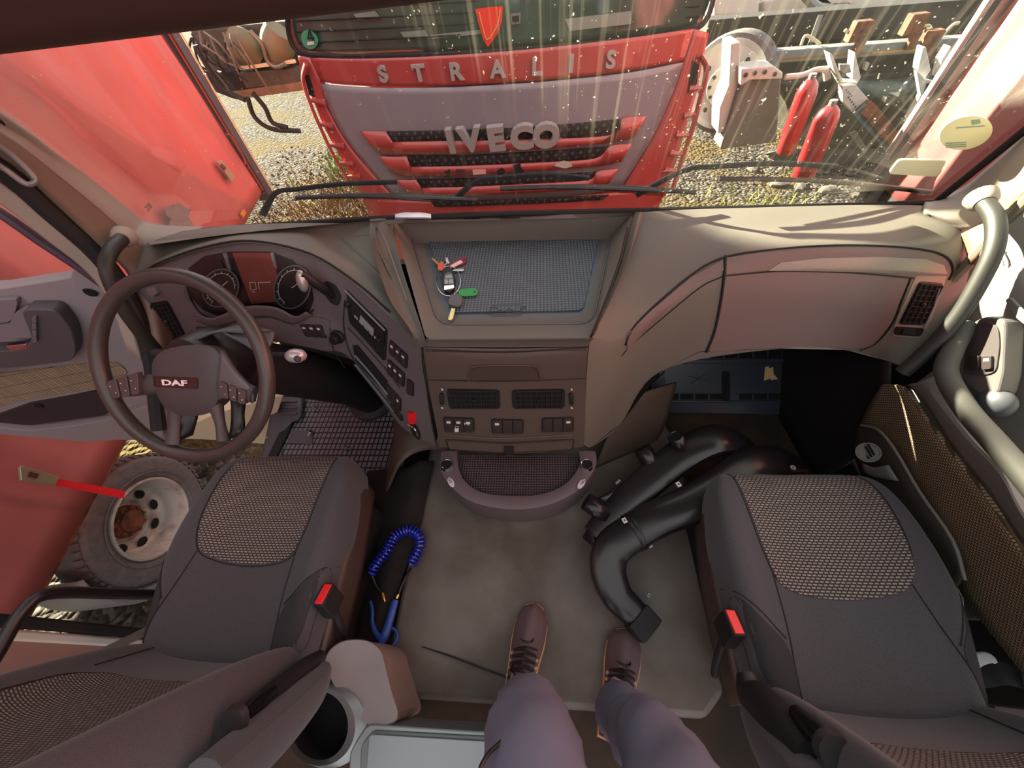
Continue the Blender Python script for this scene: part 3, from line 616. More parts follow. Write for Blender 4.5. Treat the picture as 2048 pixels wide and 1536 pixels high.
for x_ in (884, 1142):
    a = SC_.patch([(x_-5,785),(x_+4,785),(x_+5,808),(x_-3,808)], .006, .006, 2, r=4, dome=.003).build('vent_wheel', M_BLK2, D)
    for y_ in (778, 815):
        SC_.patch([(x_-1,y_-2),(x_+2,y_-2),(x_+3,y_+1),(x_,y_+1)], .004, .002, 1).build('vent_mark', M_LEGEND, a)
switches(SC_, [(888,834),(947,836),(948,862),(892,862)], 3, D, (0,1,2)); switches(SC_, [(984,838),(1046,839),(1045,865),(986,865)], 3, D, (0,)); switches(SC_, [(1085,836),(1146,834),(1145,861),(1085,862)], 3, D, (2,))
r_ = V((1, 0, 0)); u_ = V((0, .1, 1))
text('Pa', SC_.at(935, 844, .009), r_, u_, .011, .001, M_LEGEND, D, 'symbol')
SC_.patch([(911,853),(919,853),(919,860),(911,860)], .009, .001, 1).build('symbol', M_LEGEND, D)
SC_.line([(912,853),(912,849),(918,849),(918,853)], .0009, .009).build('symbol', M_LEGEND, D)
SC_.line([(890,868),(1010,876),(1145,868)], .003, .002, sm=3).build('ridge', M_CONS, D)
SC_.line([(892,878),(1010,885),(1148,878),(1145,898),(1010,906),(897,899)], .0016, .001, closed=True).build('trim_gap', M_SEAM, D)
fl_ = SC_.patch([(896,880),(1010,887),(1144,880),(1142,896),(1010,903),(900,896)], .005, .006, 4, r=3).build('flap', M_CONS, D)
SC_.patch([(1008,889),(1028,889),(1028,904),(1018,908),(1008,904)], .008, .004, 2, r=3).build('latch', M_BLK2, fl_)
# --- tray at the foot of the console with two sockets
TZ = .13
To = smooth([Z(x_, y_, TZ) for x_, y_ in ((881,903),(880,940),(898,970),(940,1003),(1010,1019),(1080,1015),(1140,992),(1178,958),(1194,925),(1192,903))], 5)
Ti = smooth([Z(x_, y_, TZ) for x_, y_ in ((916,903),(918,932),(930,960),(960,982),(1010,990),(1070,989),(1115,976),(1145,952),(1158,925),(1156,903))], 5)
sh = V((0, 0, -.012)); 
m = MB(); m.grid([[p + V((0,0,-.12)) for p in To], [p + V((0,0,-.02)) for p in To], [p*.96 + Ti[i]*.04 for i, p in enumerate(To)], [p*.5 + Ti[i]*.5 + V((0,0,.006)) for i, p in enumerate(To)], [p*.05+Ti[i]*.95 for i, p in enumerate(To)], [p + V((0,0,-.05)) for p in Ti]]); tr = m.build('storage_tray', mat('tray_rim_plastic', '#5f5256', .5, bump=.1, bscale=600), D)
m = MB(); q = [p + V((0,0,-.03)) for p in Ti]; m.add(q, [tuple(range(len(q)))]); mt2 = mm.copy(); mt2.name = 'dimpled_dark'; 
for nd in mt2.node_tree.nodes:
    if nd.type == 'VALTORGB' and abs(nd.color_ramp.elements[0].position - .2) < .01: nd.color_ramp.elements[0].color = hx('#55464a'); nd.color_ramp.elements[1].color = hx('#1c1618')
m.build('tray_mat', mt2, tr, sharp=True)
ST_ = Surf(m)
for x_, s_ in ((894, '24V'), (1173, '24V')):
    c_ = Z(x_, 930, TZ + .006)
    m = MB(); m.lathe(c_, (0,0,1), [(.016,-.0),(.0165,.007),(.0195,.008),(.0205,.002),(.024,-.004)], 20, cap=False); so = m.build('power_socket', M_CHR, tr)
    m = MB(); m.lathe(c_ + V((0,0,.001)), (0,0,1), [(.0165,.0065),(.0,.0065)], 20, cap=False); m.build('socket_hole', mat('vent_void', '#050505'), so)
for (x_, y_, dx) in ((902, 965, 1), (1163, 968, -1)):
    c_ = Z(x_, y_, TZ + .008); a_ = V((dx*.7, -1, 0)).normalized(); b_ = V((-a_.y, a_.x, 0))
    P_ = [c_ + a_*(.021*math.cos(t)) + b_*(.0095*math.sin(t)) for t in (2*math.pi*k/20 for k in range(20))]
    m = MB(); m.prism(P_, (0, 0, .0015)); pl_ = m.build('socket_label', mat('label_grey', '#c9bfc4', .5), tr, sharp=True)
    text('24V', c_ + a_*(-.008) + V((0,0,.002)), a_ if dx < 0 else -a_, V((0,0,1)).cross(a_ if dx < 0 else -a_), .010, .0006, M_BLK, pl_, 'label_text')
# ================================================================ STEERING WHEEL
TL = .85; WC = V((-.884, .533, .736)); WNn = V((0, -math.sin(TL), math.cos(TL))); WU = V((1, 0, 0)); WV = WNn.cross(WU)
def WH(px, py, off=0): return WP(px, py, WC, WNn) + WNn*off
sw = thing('steering_wheel', 'dark four spoke steering wheel on its column before the instrument cluster', 'steering wheel', tuple(WC - V((0,0,.25))))
RR = .2205
m = MB(); m.tube([WC + (WU*math.cos(a) + WV*math.sin(a))*RR for a in (2*math.pi*k/72 for k in range(72))], .0175, 16, closed=True); m.build('rim', M_WHL, sw)
hubo = [(300,742),(306,716),(330,699),(375,690),(415,693),(436,710),(440,748),(434,795),(420,822),(395,832),(355,831),(328,818),(308,785)]
def domed(P, h, dome, depth, name, mt, par, rings=6, conv=WH):
    Q = smooth([V((*p, 0)) for p in P], 4, True); c = sum(Q, V((0,0,0)))/len(Q); m = MB(); rows = []
    for k in range(1, rings+1):
        f = k/rings; rows.append([conv(*(c.lerp(q, f)).xy, h + dome*(1-f**4)) for q in Q])
    rows.append([conv(q.x, q.y, h - .008) for q in Q]); rows.append([conv(*(c.lerp(q, .93)).xy, h - depth) for q in Q])
    o_ = len(m.v); m.grid(rows, cu=True); m.v.append(conv(c.x, c.y, h+dome)); ci = len(m.v)-1; n = len(Q)
    for j in range(n): m.f.append((ci, o_+(j+1) % n, o_+j))
    m.build(name, mt, par); return m
dm = domed(hubo, -.004, .012, .05, 'hub', M_WHC, sw)
SHB = Surf(dm)
bd = SHB.patch([(309,753),(395,756),(396,777),(311,772)], .0015, .003, 2, r=2).build('badge', mat('badge_bronze', '#4e3430', .25, metal=.5), sw)
SHB.line([(309,753),(395,756),(396,777),(311,772)], .0008, .002, closed=True).build('badge_rim', M_BLK, bd)
text('DAF', SHB.at(352,765,.0035), SHB.at(380,766) - SHB.at(325,764), WV, .014, .001, mat('badge_silver', '#e6dcdc', .35), bd, 'badge_letters', 2.0, .035)
def spoke(P, wd, th, mt=M_WHC, nm='spoke'):
    m = MB(); m.tube(P, wd, 12, sm=5, flat=th, up=WNn); return m.build(nm, mt, sw)
spoke([WH(318,768,-.012), WH(270,773,-.008), WH(222,778,0)], [.024,.025,.022], .45)
spoke([WH(425,765,-.012), WH(468,776,-.008), WH(508,790,0)], [.026,.025,.022], .45)
spoke([WH(338,812,-.018), WH(340,850,-.012), WH(344,888,-.002)], [.020,.015,.018], .8)
spoke([WH(418,812,-.018), WH(432,850,-.012), WH(446,884,-.002)], [.018,.012,.016], .9)
m = MB(); m.loft([[WH(345,822,-.02), WH(372,836,-.03), WH(364,878,-.03)], [WH(340,850,-.005), WH(352,860,-.012), WH(352,884,-.004)]], 3, 3); m.build('spoke_web', M_BLK, sw, solid=.012)
m = MB(); m.loft([[WH(436,770,-.012), WH(446,800,-.02), WH(448,850,-.02), WH(452,878,-.006)], [WH(470,800,-.02), WH(466,830,-.03), WH(468,850,-.025), WH(474,866,-.01)]], 3, 3); m.build('spoke_web', M_BLK, sw, solid=.012)
m = MB(); m.loft([[WH(440,700,.0), WH(438,750,.004), WH(436,800,0)], [WH(470,738,.006), WH(470,765,.008), WH(474,790,.004)], [WH(505,775,.004), WH(508,788,.006), WH(506,806,.002)]], 4, 4); sp_ = m.build('spoke_face', mat('spoke_grey', '#5a5658', .45), sw, solid=.012)
for (q, n_) in (([(222,762),(286,742),(290,786),(234,796)], 3), ([(444,760),(500,780),(498,808),(450,792)], 3)):
    qq = [V((*p, 0)) for p in q]
    for i in range(n_):
        a, b = i/n_+.03, (i+1)/n_-.03
        p4 = [qq[0].lerp(qq[1], a), qq[0].lerp(qq[1], b), qq[3].lerp(qq[2], b), qq[3].lerp(qq[2], a)]
        R3 = rnd(p4, 4, 3); m = MB(); m.prism([WH(p.x, p.y, .012) for p in R3], -WNn*.014); bt = m.build('wheel_button', mat('wheel_button_grey', '#4a3f40', .4), sw, bevel=.001)
        c1 = p4[0].lerp(p4[2], .3); c2 = p4[0].lerp(p4[2], .7)
        mm_ = MB()
        for c1_ in (c1, c2): mm_.ball(WH(c1_.x, c1_.y, .0125), .0016, 6)
        mm_.build('symbol', M_LEGEND, bt)
# column shroud, stalks, column down to its boot
m = MB(); m.tube([WC - WNn*.02 + V((0,.0,0)), WC - WNn*.09 + V((.005,.02,.0)), WC - WNn*.17 + V((.01,.05,-.01))], [.075,.088,.07], 20, sm=5, flat=.85, up=(1,0,0)); m.build('column_shroud', M_BLK, sw)
m = MB(); m.loft([[WH(350,690,-.02), WH(400,664,-.03), WH(460,664,-.04)], [WH(380,668,-.06), WH(440,652,-.08), WH(500,668,-.08)], [WH(430,672,-.03), WH(480,700,-.03), WH(500,730,-.04)]], 4, 4); m.build('shroud_top', mat('shroud_grey', '#4d4f52', .5), sw, solid=.006)
m = MB(); m.tube([WC - WNn*.15, V((-.87,.78,.42)), V((-.875,.95,.12)), V((-.88,1.03,-.09))], [.07,.085,.085,.075], 20, sm=6); m.build('column_tube', M_BLK2, sw)
m = MB(); m.lathe((-.885,1.035,FW+.012), (0,0,1), [(.115,-.01),(.115,.01),(.095,.016),(.075,.03)], 28); m.build('boot', mat('boot_grey', '#2d2c2e', .6), sw)
m = MB(); m.tube([WH(330,712,-.05), WH(290,712,-.05), WH(266,712,-.05)], [.010,.012,.013], 12, flat=.7, up=WNn); m.build('left_stalk', M_BLK, sw)
m = MB(); m.tube([WH(500,715,-.06), WH(550,716,-.05)], .008, 10); rs = m.build('right_stalk', M_BLK, sw)
m = MB(); c_ = WH(566,716,-.045); m.ball(c_, (.026,.018,.022), 16, frame(WNn)); m.build('stalk_head', mat('stalk_silver', '#b3a9ab', .3, metal=.4), rs)
m = MB(); m.lathe(WH(577,720,-.03), (.7,-.6,.4), [(.0075,0),(.0075,.008),(.005,.010),(0,.010)], 14); m.build('stalk_button', M_BLK, rs)
# ================================================================ SEATS
M_INSC = fabric('seat_insert_weave', '#332e2d', '#988c85', 85, 150)
M_INSB = fabric('seat_insert_weave_back', '#2f2a29', '#857a74', 110, 190, axes='XZ')
def seat(cx, sg, dy, label, arm, group=None, back_in=M_INSB, ly=1.0):
    nm_ = thing('driver_seat' if sg > 0 else 'passenger_seat', label, 'seat', (cx, .2, FW))
    def T(x, y, z): return V((cx + sg*x, y + dy, z))
    rows = []
    for (y, w_, dz, bol, wo) in ((-.03,.225,-.03,.0,.19), (0,.232,-.015,.015,.20), (.10,.243,-.005,.03,.222), (.22,.246,.005,.032,.25), (.34,.238,.012,.026,.252), (.44,.222,.012,.014,.245), (.50,.200,.0,.006,.232), (.535,.172,-.03,0,.21), (.55,.14,-.08,-.0,.18)):
        z = .30 + dz; y = y*ly
        rows.append([T(-wo*.97,y,z-.16), T(-wo*1.02,y,z-.06), T(-wo*.97,y,z+bol*.5-.005), T(-wo*.86,y,z+bol), T(-wo*.70,y,z+bol*.5), T(-wo*.38,y,z), T(0,y,z-.004), T(w_*.35,y,z), T(w_*.66,y,z+bol*.5), T(w_*.84,y,z+bol), T(w_*.97,y,z+bol*.5-.005), T(w_*1.02,y,z-.06), T(w_*.97,y,z-.16)])
    m = MB(); m.loft(rows, 5, 5); cu = m.build('cushion', M_FAB, nm_, ang=80, solid=.02); S = Surf(m)
    def down(x, y, off=0):
        h_ = S.t.ray_cast(T(x, y, 1.0), V((0, 0, -1))); 
        return (h_[0] + V((0,0,off))) if h_[0] is not None else T(x, y, .2)
    def lay(P, off, mt, name, par, depth=.004, rings=7):
        P = [(a_, b_*ly) for a_, b_ in P]; Q = smooth([V((*p, 0)) for p in P], 5, True); c = sum(Q, V((0,0,0)))/len(Q); m2 = MB(); rw = [[down(*(c.lerp(q, k/rings)).xy, off) for q in Q] for k in range(1, rings+1)]
        rw.append([down(q.x, q.y, off-depth) for q in Q]); m2.grid(rw, cu=True); m2.v.append(down(c.x, c.y, off)); ci = len(m2.v)-1; n = len(Q); o_ = (rings-1)*n
        for j in range(n): m2.f.append((ci, (j+1) % n, j))
        return m2.build(name, mt, par)
    def seam(P, par, r=.0016):
        Q = smooth([V((*p, 0)) for p in P], 8); MB_ = MB(); MB_.tube([down(q.x, q.y, .0005) for q in Q], r, 5); return MB_.build('seam', M_SEAM, par)
    iy = .205
    ins = lay([(-.175,.53),(-.19,.44),(-.185,.32),(-.165,iy+.04),(-.12,iy+.005),(0,iy-.012),(.115,iy+.005),(.140,iy+.06),(.145,.36),(.145,.46),(.14,.52),(.1,.534),(0,.536),(-.1,.535)], .0022, M_INSC, 'cushion_insert', nm_)
    seam([(-.18,.525),(-.195,.44),(-.19,.32),(-.17,iy+.04),(-.125,iy),(0,iy-.018),(.12,iy),(.145,iy+.06),(.15,.36),(.15,.46),(.145,.52)], nm_)
    seam([(-.155,iy+.02),(-.17,.12),(-.185,.03),(-.19,-.01)], nm_); seam([(.14,iy+.03),(.145,.12),(.155,.03),(.155,-.01)], nm_)
    seam([(-.236,.20),(-.18,.10)], nm_); seam([(.25,.20),(.155,.10)], nm_)
    # lower corner panels in the darker cloth
    lay([(-.235,.20),(-.205,.14),(-.18,.09),(-.185,.01),(-.192,.01),(-.21,.08)], .0015, M_FABD, 'corner_panel', nm_, rings=3)
    lay([(.245,.19),(.20,.14),(.158,.09),(.160,.0),(.225,.0),(.24,.08)], .0015, M_FABD, 'corner_panel', nm_, rings=3)
    # side covers and base
    m2 = MB(); m2.loft([[T(.192,.50*ly,.17), T(.230,.42*ly,.235), T(.252,.22,.245), T(.256,.08,.235), T(.25,-.02,.21)], [T(.185,.50*ly,.05), T(.220,.42*ly,.10), T(.242,.22,.10), T(.246,.05,.10), T(.24,-.03,.10)]], 4, 5); m2.build('side_cover', M_CONS, nm_, solid=.014)
    m2 = MB(); m2.loft([[T(-.20,.46,.17), T(-.24,.3,.19), T(-.20,.02,.17)], [T(-.19,.46,.06), T(-.22,.3,.06), T(-.18,.02,.06)]], 4, 5); m2.build('side_cover', M_BLK2, nm_, solid=.014)
    m2 = MB(); m2.box(T(0,.22,(.18+FW)/2), (.42,.46,.18-FW)); m2.build('base', M_BLK2, nm_, bevel=.03)
    # backrest: leaning back, bolsters forward
    br_ = []
    for (z, w_, b_) in ((.20,.20,.01),(.26,.225,.03),(.36,.245,.055),(.50,.25,.065),(.66,.245,.06),(.82,.23,.045),(.93,.20,.02),(.97,.15,0)):
        y = .0 - (z-.2)*.30; th = .12 if z < .9 else .06
        br_.append([T(0,y-th,z), T(w_*.7,y-th,z), T(w_*1.0,y-th*.6,z), T(w_*1.02,y+b_*.2,z), T(w_*.95,y+b_*.9,z), T(w_*.84,y+b_,z), T(w_*.68,y+b_*.35,z), T(w_*.35,y,z), T(0,y-.005,z), T(-w_*.35,y,z), T(-w_*.60,y+b_*.35,z), T(-w_*.70,y+b_*.8,z), T(-w_*.76,y+b_*.7,z), T(-w_*.80,y+b_*.1,z), T(-w_*.8,y-th*.6,z), T(-w_*.7,y-th,z)])
    m3 = MB(); m3.loft(br_, 4, 4, cu=True); n = len(m3.v)//(len(br_)*4-3); m3.f.append(tuple(range(n))); m3.f.append(tuple(len(m3.v)-n+i for i in range(n))[::-1]); m3.build('backrest', M_FAB, nm_, ang=80); SB = Surf(m3)
    def fwd(x, z, off=0):
        h_ = SB.t.ray_cast(T(x, 1.0, z), V((0, -1, 0))); return (h_[0] + V((0, off, 0))) if h_[0] is not None else T(x, 0, z)
    Q = smooth([V((*p, 0)) for p in [(-.14,.44),(-.155,.52),(-.155,.80),(-.12,.88),(.12,.88),(.155,.80),(.155,.52),(.14,.44),(.10,.40),(0,.388),(-.10,.40)]], 5, True)
    c = V((0,.64,0)); m4 = MB(); rings = 7; m4.grid([[fwd(*(c.lerp(q, k/rings)).xy, .0025) for q in Q] for k in range(1, rings+1)] + [[fwd(q.x, q.y, -.003) for q in Q]], cu=True); m4.v.append(fwd(0,.64,.0025)); n = len(Q)
    for j in range(n): m4.f.append((len(m4.v)-1, (j+1) % n, j))
    m4.build('backrest_insert', back_in, nm_)
    m4 = MB(); m4.tube([fwd(q.x*1.02, q.y-.002, .0006) for q in Q], .0016, 5, closed=True); m4.build('seam', M_SEAM, nm_)
    for s_ in (-1, 1): m4 = MB(); m4.tube([fwd(s_*.155,z,.0006) for z in (.215,.25,.3,.34,.38,.42)], .0016, 5); m4.build('seam', M_SEAM, nm_)
    # folded up armrest on the aisle side
    slab, cover, grip, cap = arm
    m5 = MB(); m5.tube(slab[0], slab[1], 16, sm=5, flat=.75, up=(1,0,0), sq=2.8); am = m5.build('armrest', M_FAB, nm_)
    m5 = MB(); m5.tube(cover[0], cover[1], 16, sm=5, flat=.85, up=(1,0,0), sq=2.6); m5.build('armrest_cover', mat('armrest_black', '#1c1c1d', .5), am)
    m5 = MB(); m5.tube(grip[0], grip[1], 16, sm=4); m5.build('adjuster_grip', mat('grip_black', '#121112', .25), am)
    m5 = MB(); m5.tube(cap[0], cap[1], 20); m5.build('end_cap', mat('cap_black', '#2a292a', .3), am)
    # buckle
    bx = T(.262,.115,.285); m6 = MB(); RBk = frame(V((sg*-.12,.35,1)), (0,1,0)); m6.box(bx, (.030,.058,.070), RBk); bk = m6.build('buckle', M_BLK2, nm_, bevel=.005)
    m6 = MB(); m6.box(bx + RBk @ V((0,.0,.034)), (.022,.050,.006), RBk); m6.build('buckle_button', M_REDP2, bk, bevel=.002)
    m6 = MB(); m6.tube([bx + V((0,-.01,-.03)), T(.275,.06,.20), T(.27,.03,.14)], .009, 8, sm=4); m6.build('buckle_stalk', M_BLK2, bk)
    return nm_
s1 = seat(-.842, 1, .0, 'dark grey driver seat with woven insert behind the steering wheel', (
    ([X(650,1338,-.535), X(628,1375,-.53), X(575,1432,-.53), X(500,1502,-.53), X(400,1590,-.53)], [.020,.036,.044,.047,.045]),
    ([X(641,1312,-.552), X(612,1338,-.555), X(575,1370,-.56), X(530,1408,-.56), X(476,1450,-.56)], [.014,.024,.026,.025,.020]),
    ([X(545,1382,-.552), X(518,1406,-.552), X(488,1434,-.552)], [.012,.0155,.014]),
    ([X(474,1436,-.55), X(462,1446,-.55)], [.024,.021])))
s2 = seat(.668, -1, -.02, 'dark grey passenger seat with woven insert beside the closed right door', (
    ([X(1500,1420,.39), X(1540,1490,.39), X(1600,1560,.39), X(1660,1640,.39)], [.024,.040,.044,.044]),
    ([X(1490,1345,.40), X(1508,1392,.402), X(1560,1450,.404), X(1625,1530,.406)], [.018,.034,.037,.034]),
    ([X(1592,1425,.418), X(1622,1455,.418), X(1650,1486,.418)], [.012,.0165,.015]),
    ([X(1660,1492,.416), X(1672,1505,.416)], [.026,.023])), ly=.94)
# gap strip with rubble between cushion and backrest
m = MB(); m.tube([Z(400,1288,.245), Z(500,1293,.245), Z(600,1294,.245)], .008, 6); m.build('hinge_cover', M_BLK2, s1)
# crumbs and lint
for i, (x_, y_) in enumerate(((527,957),(575,1192))): pass
# seat belts
m = MB(); P_ = [X(-60,1436,-1.06), X(0,1402,-1.06), X(120,1345,-1.06), X(240,1288,-1.055), X(345,1236,-1.05)]
m.tube(P_, .023, 8, sm=6, flat=.08, up=(0,.5,.6)); sb = thing('seat_belt', 'dark grey driver seat belt strap running up beside the seat', 'seat belt', tuple(P_[-1]))
m.build('strap', mat('belt_webbing', '#57504c', .8, bump=.2, bscale=900), sb)
m = MB(); m.box(P_[-1] + V((.012,.006,.006)), (.008,.042,.05)); m.build('tongue', M_CHR, sb, bevel=.002)
sb = thing('seat_belt', 'black passenger seat belt with a pale grey stalk lying by the cushion', 'seat belt', (.97,.02,.2))
m = MB(); m.tube([Z(1918,1325,.20), Z(1950,1350,.22), Z(2000,1345,.22), Z(2060,1360,.24), Z(2110,1375,.3)], .022, 8, sm=5, flat=.1, up=(0,0,1)); m.build('strap', M_BLK2, sb)
m = MB(); m.tube([Z(1938,1350,.245), Z(1952,1322,.25), Z(1978,1315,.25), Z(1992,1326,.25)], [.008,.011,.010,.005], 8, sm=4, flat=.5, up=(0,0,1)); m.build('tongue', mat('tongue_grey', '#aab3b3', .5), sb)
# black guard rail by the driver's door side
m = MB(); m.tube([X(-30,1345,-1.17), X(0,1296,-1.17), X(45,1222,-1.17), X(100,1187,-1.17), Z(220,1187,.32), Z(300,1189,.22), Z(352,1190,.17)], .0135, 12, sm=5); o = m.build('guard_rail', M_BLK); tag(o, 'bent black tube rail left of the driver seat', 'rail')
# ================================================================ DRIVER'S DOOR, swung open
HP = V((-1.25, .95, 0)); HN = V((.226, -.974, 0)).normalized()
def DP(px, py, off=0): return WP(px, py, HP, HN) + HN*off
d1 = thing('door_1', 'grey driver door swung wide open', 'door', (-1.25,.95,-.2), kind='structure')
d1['kind'] = 'structure'
def dplate(P, off, depth, name, mt, par, r=0, bev=.004, sharp=True):
    Q = [V((*p, 0)) for p in P]; Q = rnd(Q, r) if r else Q
    m = MB(); m.prism([DP(p.x, p.y, off) for p in Q], -HN*depth); return m.build(name, mt, par, sharp=sharp, bevel=bev)
dplate([(-250,592),(0,578),(140,556),(148,532),(205,558),(245,600),(300,680),(345,760),(345,882),(170,879),(100,874),(0,862),(-250,822)], 0, .05, 'inner_panel', M_DOOR, d1)
dplate([(-250,815),(0,855),(168,872),(345,876),(430,836),(565,800),(530,898),(400,889),(280,886),(100,876),(-250,830)], -.03, .06, 'lower_panel', M_CREAM, d1)
dplate([(-250,606),(0,592),(44,590),(40,612),(30,636),(-20,642),(-250,650)], .02, .03, 'armrest_pad', mat('door_plastic_dark', '#77727a', .6), d1, r=10)
dplate([(60,600),(130,600),(160,640),(168,684),(160,702),(80,712),(-250,735),(-250,700),(60,680),(84,660)], .05, .05, 'arm_block', mat('door_block', '#4d4b50', .55), d1, r=16, bev=.012)
dplate([(-250,650),(0,662),(76,664),(84,650),(84,612),(60,604),(40,615),(30,638),(-20,645)], .03, .02, 'door_pull', mat('door_plastic_dark', '#77727a'), d1, r=6)
for k_ in range(4): dplate([(86,612+k_*13),(94,610+k_*13),(95,621+k_*13),(87,623+k_*13)], .06, .012, 'window_switch', M_SIL, d1, bev=.001)
dplate([(30,672),(70,668),(80,678),(40,682)], .05, .02, 'latch_lever', M_CHR, d1, bev=.002)
dplate([(-250,728),(-10,708),(60,712),(66,720),(-10,738),(-250,755)], .03, .03, 'armrest_edge', mat('edge_blue_grey', '#6e7380', .5), d1, r=6)
mr = fabric('ribbed_door_cloth', '#3c332a', '#94866f', 75, 20, axes='XZ', mort=.02, off=0)
dplate([(-250,770),(0,745),(205,722),(238,724),(256,742),(240,770),(140,784),(40,800),(-20,818),(-250,840)], .004, .004, 'cloth_panel', mr, d1, r=8, bev=0)
dplate([(-60,838),(0,826),(60,804),(150,788),(225,772),(240,790),(232,812),(215,826),(130,838),(60,846),(0,840)], .012, .014, 'map_pocket', mat('pocket_dark', '#2d2c2f', .5), d1, r=10)
dplate([(-120,840),(0,842),(60,850),(140,842),(225,828),(300,800),(330,830),(332,866),(170,872),(0,856),(-120,846)], .03, .03, 'pocket_lip', M_DOOR, d1, r=8, bev=.008)
m = MB(); m.lathe(DP(82,806,.014), HN, [(.013,0),(.013,.003),(.009,.004),(0,.004)], 16); m.build('press_stud', M_BLK, d1)
dplate([(148,532),(200,556),(240,600),(300,690),(270,700),(250,690),(215,640),(165,610),(150,590)], .012, .02, 'corner_panel', M_DOOR, d1, r=8)
for (x_, y_) in ((184,580),(266,677)):
    m = MB(); c_ = DP(x_, y_, .0135); m.ball(c_, (.024,.004,.016), 14); m.build('speaker_hole', mat('vent_void', '#050505'), d1)
m = MB(); m.tube([DP(-260,285), DP(-100,372), DP(0,426), DP(80,482), DP(152,530), DP(215,575)], .014, 10, sm=4); m.build('window_frame', mat('frame_purple', '#4c3a46', .5), d1)
gp = [DP(x_, y_, -.02) for x_, y_ in ((-260,290),(0,430),(148,532),(140,557),(0,580),(-260,594))]; m = MB(); m.add(gp, [tuple(range(6))]); m.build('window_glass', G_SIDE, d1, sharp=True)
m = MB(); m.prism([DP(x_, y_, -.12) for x_, y_ in ((-60,395),(0,438),(60,480),(150,530),(128,527),(100,524),(55,503),(18,470),(-2,442),(-60,420))], -HN*.01); m.build('wind_deflector', mat('deflector_grey', '#77706a', .4), d1, sharp=True)
# ================================================================ PASSENGER'S DOOR
def DX(px, py, x): return X(px, py, x)
d2 = thing('door_2', 'beige passenger door, closed', 'door', (1.05,.4,-.1), kind='structure')
XR = 1.04
up_ = [[DX(1958,500,1.045), DX(1975,440,1.045), DX(2010,420,1.05), DX(2060,395,1.05), DX(2200,330,1.05)],
       [DX(1960,560,1.03), DX(1990,515,1.03), DX(2022,500,1.035), DX(2080,540,1.04), DX(2230,560,1.04)],
       [DX(1935,640,1.02), DX(1990,600,1.01), DX(2030,590,1.02), DX(2100,660,1.03), DX(2250,800,1.03)],
       [DX(1890,720,1.02), DX(1950,770,1.03), DX(2010,820,1.035), DX(2100,900,1.04), DX(2260,1000,1.04)],
       [DX(1800,790,1.035), DX(1900,900,1.04), DX(1990,1010,1.04), DX(2090,1120,1.04), DX(2260,1250,1.04)],
       [DX(1712,860,1.05), DX(1800,1000,1.05), DX(1900,1150,1.05), DX(2000,1260,1.05), DX(2260,1380,1.05)]]
m = MB(); m.loft(up_, 5, 5); SD = Surf(m); m.build('inner_panel', M_DOOR2, d2, solid=.02)
m = MB(); m.loft([[DX(1771,768,.985), DX(1813,775,.985), DX(1850,825,.98), DX(1907,900,.97), DX(1986,1000,.965), DX(2048,1095,.96), DX(2200,1290,.95)],
                  [DX(1745,810,1.0), DX(1790,850,1.0), DX(1830,920,.995), DX(1880,990,.985), DX(1955,1080,.98), DX(2010,1150,.975), DX(2160,1350,.97)],
                  [DX(1726,850,1.02), DX(1795,900,1.015), DX(1825,950,1.015), DX(1860,1010,1.01), DX(1925,1135,1.0), DX(1935,1192,1.0), DX(2100,1400,.99)]], 5, 4)
m.build('cloth_panel', fabric('door_weave', '#4a3d28', '#a3957a', 120, 170, axes='YZ'), d2, solid=.01)
m = MB(); m.loft([[DX(1812,770,.98), DX(1845,800,.975), DX(1905,895,.965), DX(1984,996,.96), DX(2050,1092,.955), DX(2200,1280,.945)],
                  [DX(1845,762,.955), DX(1872,800,.95), DX(1935,880,.94), DX(2000,950,.935), DX(2056,1050,.93), DX(2210,1230,.92)],
                  [DX(1882,745,.985), DX(1905,790,.98), DX(1955,860,.97), DX(2010,925,.965), DX(2060,1010,.96), DX(2220,1180,.95)]], 5, 4); m.build('armrest', mat('armrest_grey', '#757774', .6, bump=.15, bscale=600), d2, solid=.01)
m = MB(); m.tube([DX(1935,650,.985), DX(1905,700,.95), DX(1893,748,.94), DX(1930,815,.93), DX(1990,885,.92), DX(2060,965,.91), DX(2180,1110,.90)], [.022,.024,.026,.026,.026,.026,.026], 14, sm=5, flat=.8); m.build('pull_handle', mat('handle_grey', '#4a4944', .75), d2)
def dx2(P, x, depth, name, mt, par, r=0, bev=.003):
    Q = [V((*p, 0)) for p in P]; Q = rnd(Q, r) if r else Q; m = MB(); m.prism([DX(p.x, p.y, x) for p in Q], (depth, 0, 0)); return m.build(name, mt, par, bevel=bev, sharp=True)
sp2 = dx2([(1920,760),(1930,680),(1942,645),(1970,632),(2008,638),(2010,665),(2006,748),(1995,790),(1970,800),(1945,782)], .985, .04, 'switch_pod', mat('pod_grey', '#5a5654', .5), d2, r=12, bev=.006)
dx2([(1928,742),(1934,680),(1948,650),(1975,642),(1996,655),(1999,690),(1992,742),(1975,750),(1940,750)], .982, .004, 'switch_plate', mat('plate_dark', '#453f3f', .5), sp2, r=12, bev=.001)
for x_ in (1946, 1971):
    b_ = dx2([(x_-9,713),(x_+11,711),(x_+10,738),(x_-9,740)], .976, .008, 'window_switch', M_CONSD, sp2, r=4, bev=.001)
dx2([(1967,717),(1977,716),(1978,722),(1966,723)], .9755, .001, 'symbol', M_LEGEND, b_, bev=0)
m = MB(); m.ball(DX(1992,806,1.0), (.028,.034,.034), 20); m.build('speaker_knob', mat('knob_grey', '#3f4146', .5), d2)
